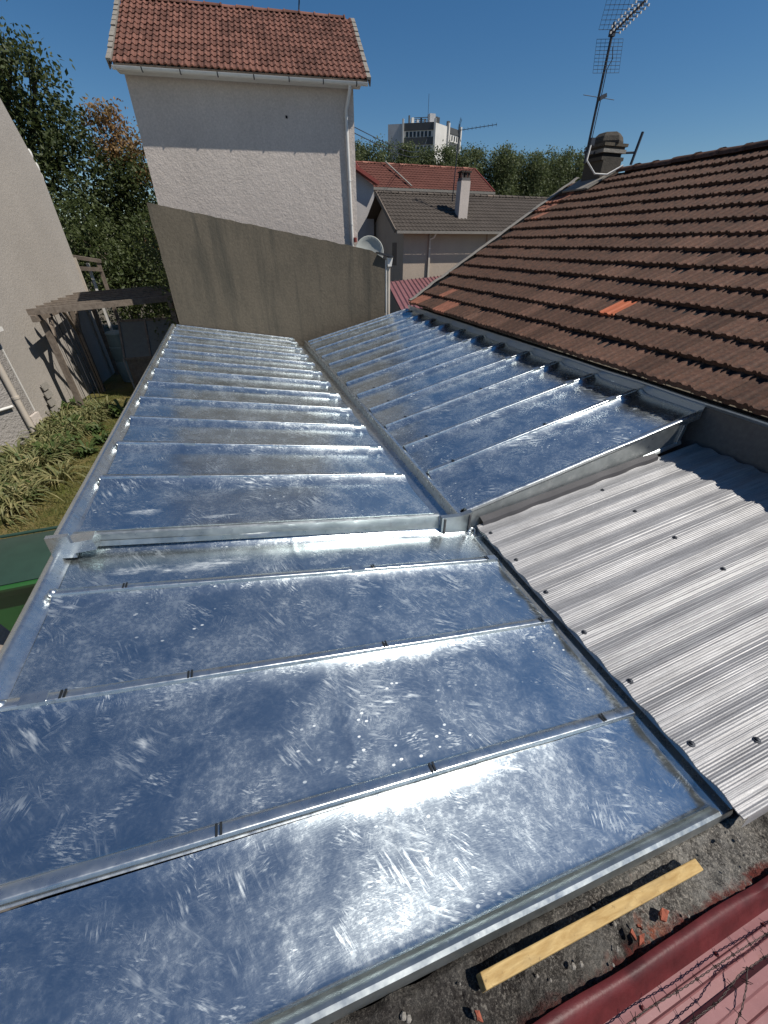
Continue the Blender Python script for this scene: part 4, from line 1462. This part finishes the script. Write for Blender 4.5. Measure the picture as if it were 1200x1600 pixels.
tree('broadleaf_tree', 'dense green tree filling the gap behind the concrete wall', (-3.4, 18.5, GZ), (-3.3, 18.4, -.8), .2,
     blobs_for([(-3.6, 18, -.3, 1.0, .9), (-2.4, 18, -.5, 1.0, .9), (-3.0, 17.6, -1.4, 1.2, .9), (-1.9, 18.3, .1, .8, .9), (-4.4, 18.8, -.6, 1.0, 1.0), (-1.6, 17.5, -1.5, .9, .9), (-4.2, 18.6, .6, .8, .9)]), 15000, .13, 'leaf_b', 13)
tree('ivy_bush', 'dark ivy bush against the left edge of the concrete wall', (-1.2, 11.5, GZ), (-1.1, 11.4, -1.6), .08,
     blobs_for([(-.75, 10.6, -1.0, .5, 1.4), (-.8, 11.6, -1.5, .7, 1.2), (-1.15, 13.2, -1.8, .9, 1.2), (-.9, 11.2, -2.6, .7, 1.0), (-1.2, 14.5, -.7, 1.0, 1.2)]), 8000, .09, 'leaf_a', 14, None, None, 'bush', False)
hb = MB()
rng = random.Random(5)
hb = leaf_cloud(blobs_for([(-6 + k * 1.0, 24.5 + (k % 3) * .6, -2.2 + (k % 2) * .8, 1.5, 1.0) for k in range(9)]), 9000, .17, rng)
structure('hedge', hb, M['leaf_a'], 'stuff')
# trimmed row of tall trees in the distance
pop_me = []
for s in range(4):
    rng = random.Random(40 + s)
    pts = []
    for k in range(13):
        z = 2.6 + k * .92
        r = 1.65 * (1 - abs(k - 5) / 22.0) * (1.0 if k < 11 else (1.0 - (k - 10) * .22)) + rng.uniform(-.2, .2)
        pts.append((rng.uniform(-.35, .35), rng.uniform(-.35, .35), z, max(.35, r), .8))
    cr = leaf_cloud(blobs_for(pts), 17000, .27, rng, 30)
    tr = MB(); tr.tube([(0, 0, 0), (.05, 0, 5), (0, 0, 13)], [.26, .2, .05], 7)
    pop_me.append((mesh_of('crown', cr, M['leaf_pop']), mesh_of('trunk', tr, M['bark'], V((0, 0, 0)), True)))
rng = random.Random(77)
for k in range(31):
    x = 13.8 + k * 1.30 + rng.uniform(-.2, .2)
    y = 60 + rng.uniform(-1.2, 1.2) + (x - 14) * .05
    t = thing('tall_tree', 'tall narrow green tree standing in the trimmed row beyond the houses', 'tree', (x, y, GZ), 'row of tall trees beyond the houses')
    c, tr = pop_me[k % 4]
    sc_ = .91 + .08 * (k / 30) + rng.uniform(-.02, .025)
    for nm, me in (('trunk', tr), ('crown', c)):
        o = link(nm, me, t)
        o.scale = (1, 1, sc_); o.rotation_euler = (0, 0, rng.uniform(0, 6.28))
tree('round_tree', 'rounded green bush tree at the right foot of the distant tree row', (47, 57, GZ), (47, 57, 1.5), .2,
     blobs_for([(46.5, 57, 3.6, 2.2, .9), (48.5, 57, 2.6, 2.4, .9), (44.5, 57, 2.0, 2.0, .9)]), 4000, .32, 'leaf_pop', 50)
# strap leaved plants along the left house
lily = []
for s in range(4):
    r2 = random.Random(90 + s)
    mb = MB()
    for k in range(46):
        a = r2.uniform(0, 6.28); L = r2.uniform(.34, .70); w = r2.uniform(.012, .021)
        out = r2.uniform(.25, .95)
        d = V((math.cos(a), math.sin(a), 0)); sd_ = V((-d.y, d.x, 0))
        b0 = d * r2.uniform(0, .12) + sd_ * r2.uniform(-.06, .06)
        pts = []
        for i in range(6):
            t = i / 5
            pts.append(b0 + d * (L * out * t) + V((0, 0, L * (1.25 * t - (.55 + out * .75) * t * t))))
        o = len(mb.v)
        for i, p in enumerate(pts):
            ww_ = w * (1 - (i / 5) ** 2 * .9)
            mb.v.append(tuple(p - sd_ * ww_)); mb.v.append(tuple(p + V((0, 0, -.006)))); mb.v.append(tuple(p + sd_ * ww_))
        for i in range(5):
            a_ = o + i * 3
            mb.f += [(a_, a_ + 1, a_ + 4, a_ + 3), (a_ + 1, a_ + 2, a_ + 5, a_ + 4)]
    lily.append(mesh_of('strap_leaved_plant', mb, M['leaf_lily']))
rng = random.Random(15)
low = []
for s_ in range(3):
    r2 = random.Random(200 + s_)
    mb = MB()
    for k in range(60):
        a = r2.uniform(0, 6.28); L = r2.uniform(.14, .30); w = r2.uniform(.022, .040); rise = r2.uniform(.3, 1.2)
        d = V((math.cos(a), math.sin(a), 0)); sd_ = V((-d.y, d.x, 0))
        p = [V((0, 0, 0)), d * L * .45 + V((0, 0, L * rise * .7)), d * L * .8 + V((0, 0, L * rise * .9)), d * L + V((0, 0, L * rise * .72))]
        mb.add([p[0] - sd_ * .004, p[0] + sd_ * .004, p[1] - sd_ * w * .8, p[1] + sd_ * w * .8, p[2] - sd_ * w, p[2] + sd_ * w, p[3]], [(0, 1, 3, 2), (2, 3, 5, 4), (4, 5, 6)])
    low.append(mesh_of('low_plant', mb, M['leaf_low']))
for k in range(22):
    y = rng.uniform(6.0, 11.6)
    x = -3.95 + .03 * (y - 9) + rng.uniform(-.3, .95)
    o = link('low_plant', low[k % 3])
    o.location = (x, y, GZ); o.rotation_euler = (0, 0, rng.uniform(0, 6.28))
    s = rng.uniform(.6, 1.25); o.scale = (s, s, s)
    tag(o, 'low bushy green plant among the strap leaves beside the left house', 'plant', 'low bushy plants in the bed')
for k in range(66):
    t = rng.random()
    y = 6.2 + 5.3 * t
    x = -4.05 + .03 * (y - 9) + rng.uniform(-.55, .75 - .1 * t)
    if y < 8.4: x -= rng.uniform(0, .7)
    o = link('strap_leaved_plant', lily[k % 4])
    o.location = (x, y, GZ); o.rotation_euler = (0, 0, rng.uniform(0, 6.28))
    s = rng.uniform(.75, 1.15); o.scale = (s, s, s)
    tag(o, 'clump of yellowing strap shaped leaves in the bed along the left house', 'plant', 'strap leaved plants along the left house')

# ------------------------------------------------------------------ left house
AZ = R(6.0)
at = V((math.sin(AZ), math.cos(AZ), 0)); anr = V((math.cos(AZ), -math.sin(AZ), 0))
A0 = V((-4.5, 9.9, 0))
def ap(s, out, z): return A0 + at * s + anr * out + V((0, 0, z))
lh = thing('rendered_house', 'cream rendered house side wall at the left edge', 'house', (-4.5, 9.9, GZ))
SF = 5.53
rake = [(SF, 1.42), (SF - .16, 1.72), (SF - .72, 2.72), (SF - 1.3, 3.55), (SF - 2.3, 4.8), (SF - 3.6, 6.0), (-4, 6.0)]
poly = [ap(-4, 0, GZ), ap(SF, 0, GZ)] + [ap(s, 0, z) for s, z in rake]
mb = MB(); mb.prism([ap(0, 0, GZ), ap(SF, 0, GZ)] + [ap(s, 0, z) for s, z in rake[:-1]] + [ap(0, 0, 6.0)], -anr * 6.5)
part('wall', mb, M['left_render'], lh)
bt = V((-math.sin(R(38)), -math.cos(R(38)), 0)); bn = V((math.cos(R(38)), -math.sin(R(38)), 0))
B0 = ap(-.02, .02, 0)
mb = MB(); mb.prism([B0 + V((0, 0, GZ)), B0 + bt * 6 + V((0, 0, GZ)), B0 + bt * 6 + V((0, 0, 6)), B0 + V((0, 0, 6))], -bn * 3)
part('wing_wall', mb, M['left_rough'], lh)
mb = MB(); mb.prism([ap(.02, .003, -3.02), ap(.36, .003, -3.02), ap(.36, .003, -1.55), ap(.02, .003, -1.55)], anr * .035)
part('rough_strip', mb, M['left_rough'], lh)
mb = MB(); mb.beam(ap(.385, .03, -3.0), ap(.385, .03, -1.5), .03, .03, anr); part('corner_trim', mb, M['white_paint'], lh)
mb = MB(); mb.prism([ap(.06, .0, -3.22), ap(.40, .0, -3.22), ap(.40, .0, -3.03), ap(.06, .0, -3.03)], anr * .09); part('base_block', mb, M['white_render'], lh)
mb = MB(); mb.tube([B0 + bn * .07 + V((0, 0, 4)), B0 + bn * .07 + V((0, 0, GZ))], .055, 12); dr = part('drainpipe', mb, M['pvc'], lh, True)
for z in (-2.6, -.6):
    mb = MB(); mb.lathe(B0 + bn * .07 + V((0, 0, z)), [(.064, 0), (.066, .05)], 12); part('collar', mb, M['pvc'], dr, 40)
mb = MB(); mb.tube([B0 + bt * .12 + bn * .05 + V((0, 0, -2.72)), B0 + bt * 2.5 + bn * .05 + V((0, 0, -2.72))], .028, 8); part('conduit', mb, M['white_paint'], lh, True)
mb = MB(); mb.prism([ap(.10, .0, -1.40), ap(.32, .0, -1.40), ap(.32, .0, -1.33), ap(.10, .0, -1.33)], anr * .26); part('floodlight', mb, M['white_paint'], lh)
mb = MB(); mb.tube([ap(.1, .02, -1.4), ap(.05, .03, -1.55), ap(.12, .03, -1.65), ap(.04, .03, -1.75), ap(-.02, .03, -1.5)], .012, 6); part('light_cable', mb, M['dark_metal'], lh, True)
for (s, z, r_) in ((SF + .02, 1.40, .05), (SF + .02, 1.58, .04), (SF - .12, 1.82, .05)):
    mb = MB(); mb.lathe(ap(s, -.05, z), [(r_ * .5, -.1), (r_, -.04), (r_, .04), (r_ * .5, .1)], 8); part('insulator', mb, M['white_paint'], lh, True)
mb = MB(); mb.beam(ap(SF + .02, .02, -.35), ap(SF + .02, .02, -1.3), .05, .05, anr); part('corner_trim', mb, M['pvc'], lh)
# small wooden porch frame at the far corner
pf = thing('porch_frame', 'small wooden porch frame at the far corner of the left house', 'porch', (-3.7, 15.9, GZ))
mb = MB(); mb.beam((-4.05, 15.75, -.33), (-3.35, 15.75, -.45), .14, .09); part('top_beam', mb, M['timber_old'], pf)
mb = MB(); mb.beam((-3.98, 15.7, -.62), (-3.40, 15.7, -.66), .06, .10); part('cross_beam', mb, M['timber_old'], pf)
mb = MB(); mb.beam((-3.43, 15.75, -.5), (-3.43, 15.75, GZ), .09, .09, (0, 1, 0)); part('post', mb, M['timber_old'], pf)
mb = MB(); mb.beam((-3.75, 15.9, -.5), (-3.75, 15.9, GZ), .07, .07, (0, 1, 0)); part('post', mb, M['white_paint'], pf)

# ------------------------------------------------------------------ pergola
pg = thing('pergola', 'grey weathered timber pergola standing against the left house', 'pergola', (-3.0, 12.3, GZ))
def px_(y): return -3.92 + .03 * (y - 11)
posts = [11.35, 13.15, 15.0]
for y in posts:
    mb = MB(); mb.beam((px_(y), y, GZ), (px_(y), y, -1.38), .11, .11, (0, 1, 0)); part('post', mb, M['timber_old'], pg)
for y, s in ((11.35, 1), (13.15, -1), (13.15, 1)):
    mb = MB(); mb.beam((px_(y), y + .04 * s, -1.95), (px_(y) + .0, y + .52 * s, -1.38), .07, .07, (1, 0, 0)); part('brace', mb, M['timber_old'], pg)
mb = MB(); mb.beam((px_(10.95), 10.95, -1.32), (px_(15.3), 15.3, -1.32), .09, .12); part('beam', mb, M['timber_old'], pg)
for k, y in enumerate((11.05, 11.62, 12.12, 12.62, 13.15, 13.8, 14.5)):
    mb = MB(); mb.beam((-4.02, y, -1.20), (-1.25, y + .95, -1.12), .055, .12); part('rafter', mb, M['timber_old'], pg)
mb = MB(); mb.beam((-1.35, 11.7, -1.22), (-1.35, 15.6, -1.22), .08, .10); part('beam', mb, M['timber_old'], pg)
for y in (11.9, 15.0):
    mb = MB(); mb.beam((-1.35, y, GZ), (-1.35, y, -1.28), .10, .10, (0, 1, 0)); part('post', mb, M['timber_old'], pg)
for k in range(6):   # climbing wires between roof and ground
    y = 11.35 + .32 * k
    mb = MB(); mb.tube([(px_(y) + .02, y, -1.36), (px_(y) + .02, y + .08, GZ)], .009, 4); part('wire', mb, M['dark_metal'], pg)
# slatted board leaning on the wall
lb = thing('slatted_board', 'small pale slatted board leaning on the wall by the pergola post', 'board', (-4.1, 11.1, GZ))
for k in range(5):
    z = GZ + .12 + k * .17
    c = ap(.95 + k * .05, .12 - k * .015, z)
    mb = MB(); mb.box(c, (.02, .28, .14), ((anr + V((0, 0, .2))).normalized(), at, (V((0, 0, 1)) - anr * .2).normalized())); part('slat', mb, M['mortar'], lb)
# rain barrel and garden cold frame cabinet
rb = thing('rain_barrel', 'blue grey plastic water butt in the shade beyond the pergola', 'barrel', (-3.25, 13.9, GZ))
mb = MB(); mb.lathe((-3.22, 14.1, GZ), [(.27, 0), (.30, .3), (.31, .6), (.295, .62), (.32, .66), (.32, 1.0), (.30, 1.02), (.31, 1.06), (.29, 1.32)], 18); part('body', mb, M['barrel'], rb, 40)
mb = MB(); mb.lathe((-3.22, 14.1, GZ + 1.322), [(.31, 0), (.31, .04), (.28, .07), (.05, .09)], 18); part('lid', mb, M['barrel'], rb, 40)
cf = thing('garden_cabinet', 'low dark garden cabinet with grey panels in the shaded yard', 'cabinet', (-2.1, 12.6, GZ))
mb = MB(); mb.box((-1.95, 13.0, GZ + .45), (1.9, .7, .9)); part('body', mb, M['timber_old'], cf)
fo = V((-2.92, 12.62, GZ + .93)); fu = V((1.9, .02, 0)); fv = V((0, .75, .82))
for k in range(3):
    a = fo + fu * (k / 3 + .015); b = fo + fu * ((k + 1) / 3 - .015)
    mb = MB(); mb.prism([a, b, b + fv, a + fv], (0, .03, .02)); part('panel', mb, M['frame_panel'], cf)
for k in range(4):
    a = fo + fu * (k / 3)
    mb = MB(); mb.beam(a, a + fv, .045, .05, (0, -1, 1)); part('frame_bar', mb, M['timber_old'], cf)
for t in (0, 1):
    mb = MB(); mb.beam(fo + fv * t - fu * .01, fo + fu * 1.01 + fv * t, .05, .06); part('frame_bar', mb, M['timber_old'], cf)
mb = MB(); mb.beam((-2.85, 12.3, GZ), (-2.95, 12.6, GZ + .95), .04, .04); part('prop', mb, M['mortar'], cf)

# ------------------------------------------------------------------ wheelie bin
wb = thing('wheelie_bin', 'green wheelie bin with dark lid below the left roof edge', 'bin', (-2.35, 3.9, GZ))
def ring(z, x0, x1, y0_, y1_): return [(x0, y0_, z), (x1, y0_, z), (x1, y1_, z), (x0, y1_, z)]
def loft(rings):
    mb = MB()
    for r in rings: mb.v += r
    n = len(rings[0])
    for i in range(len(rings) - 1):
        for k in range(n):
            mb.f.append((i * n + k, i * n + (k + 1) % n, (i + 1) * n + (k + 1) % n, (i + 1) * n + k))
    mb.f.append(tuple(range(n - 1, -1, -1)))
    mb.f.append(tuple((len(rings) - 1) * n + k for k in range(n)))
    return mb
z0 = GZ
bd = part('body', loft([ring(z0 + .06, -2.62, -2.06, 3.62, 4.06), ring(z0 + .80, -2.72, -1.96, 3.56, 4.16), ring(z0 + .82, -2.74, -1.94, 3.52, 4.2), ring(z0 + .93, -2.75, -1.93, 3.50, 4.22)]), M['bin'], wb)
part('rim', loft([ring(z0 + .931, -2.79, -1.89, 3.45, 4.25), ring(z0 + .965, -2.80, -1.88, 3.44, 4.26)]), M['bin'], wb)
mb = MB()
mb.grid(lambda a, b: (-2.82 + .96 * a, 3.50 + .80 * b, z0 + .975 + .10 * math.sin(math.pi * b) ** .7 * (.35 + .65 * math.sin(math.pi * min(1, max(0, a))) ** .4) + .0), 14, 14)
mb.v += [(-2.82, 3.50, z0 + .967), (-1.86, 3.50, z0 + .967), (-1.86, 4.30, z0 + .967), (-2.82, 4.30, z0 + .967)]
o = len(mb.v) - 4; mb.f.append((o + 3, o + 2, o + 1, o))
ld = part('lid', mb, M['bin_lid'], wb, 50)
mb = MB(); mb.tube([(-2.7, 4.34, z0 + .98), (-2.0, 4.34, z0 + .98)], .018, 8); part('handle', mb, M['bin_lid'], wb, True)
for x in (-2.7, -1.98):
    mb = MB(); mb.lathe((x - .03, 4.12, z0 + .1), [(.10, 0), (.10, .06)], 16, (1, 0, 0)); part('wheel', mb, M['black'], wb, 40)
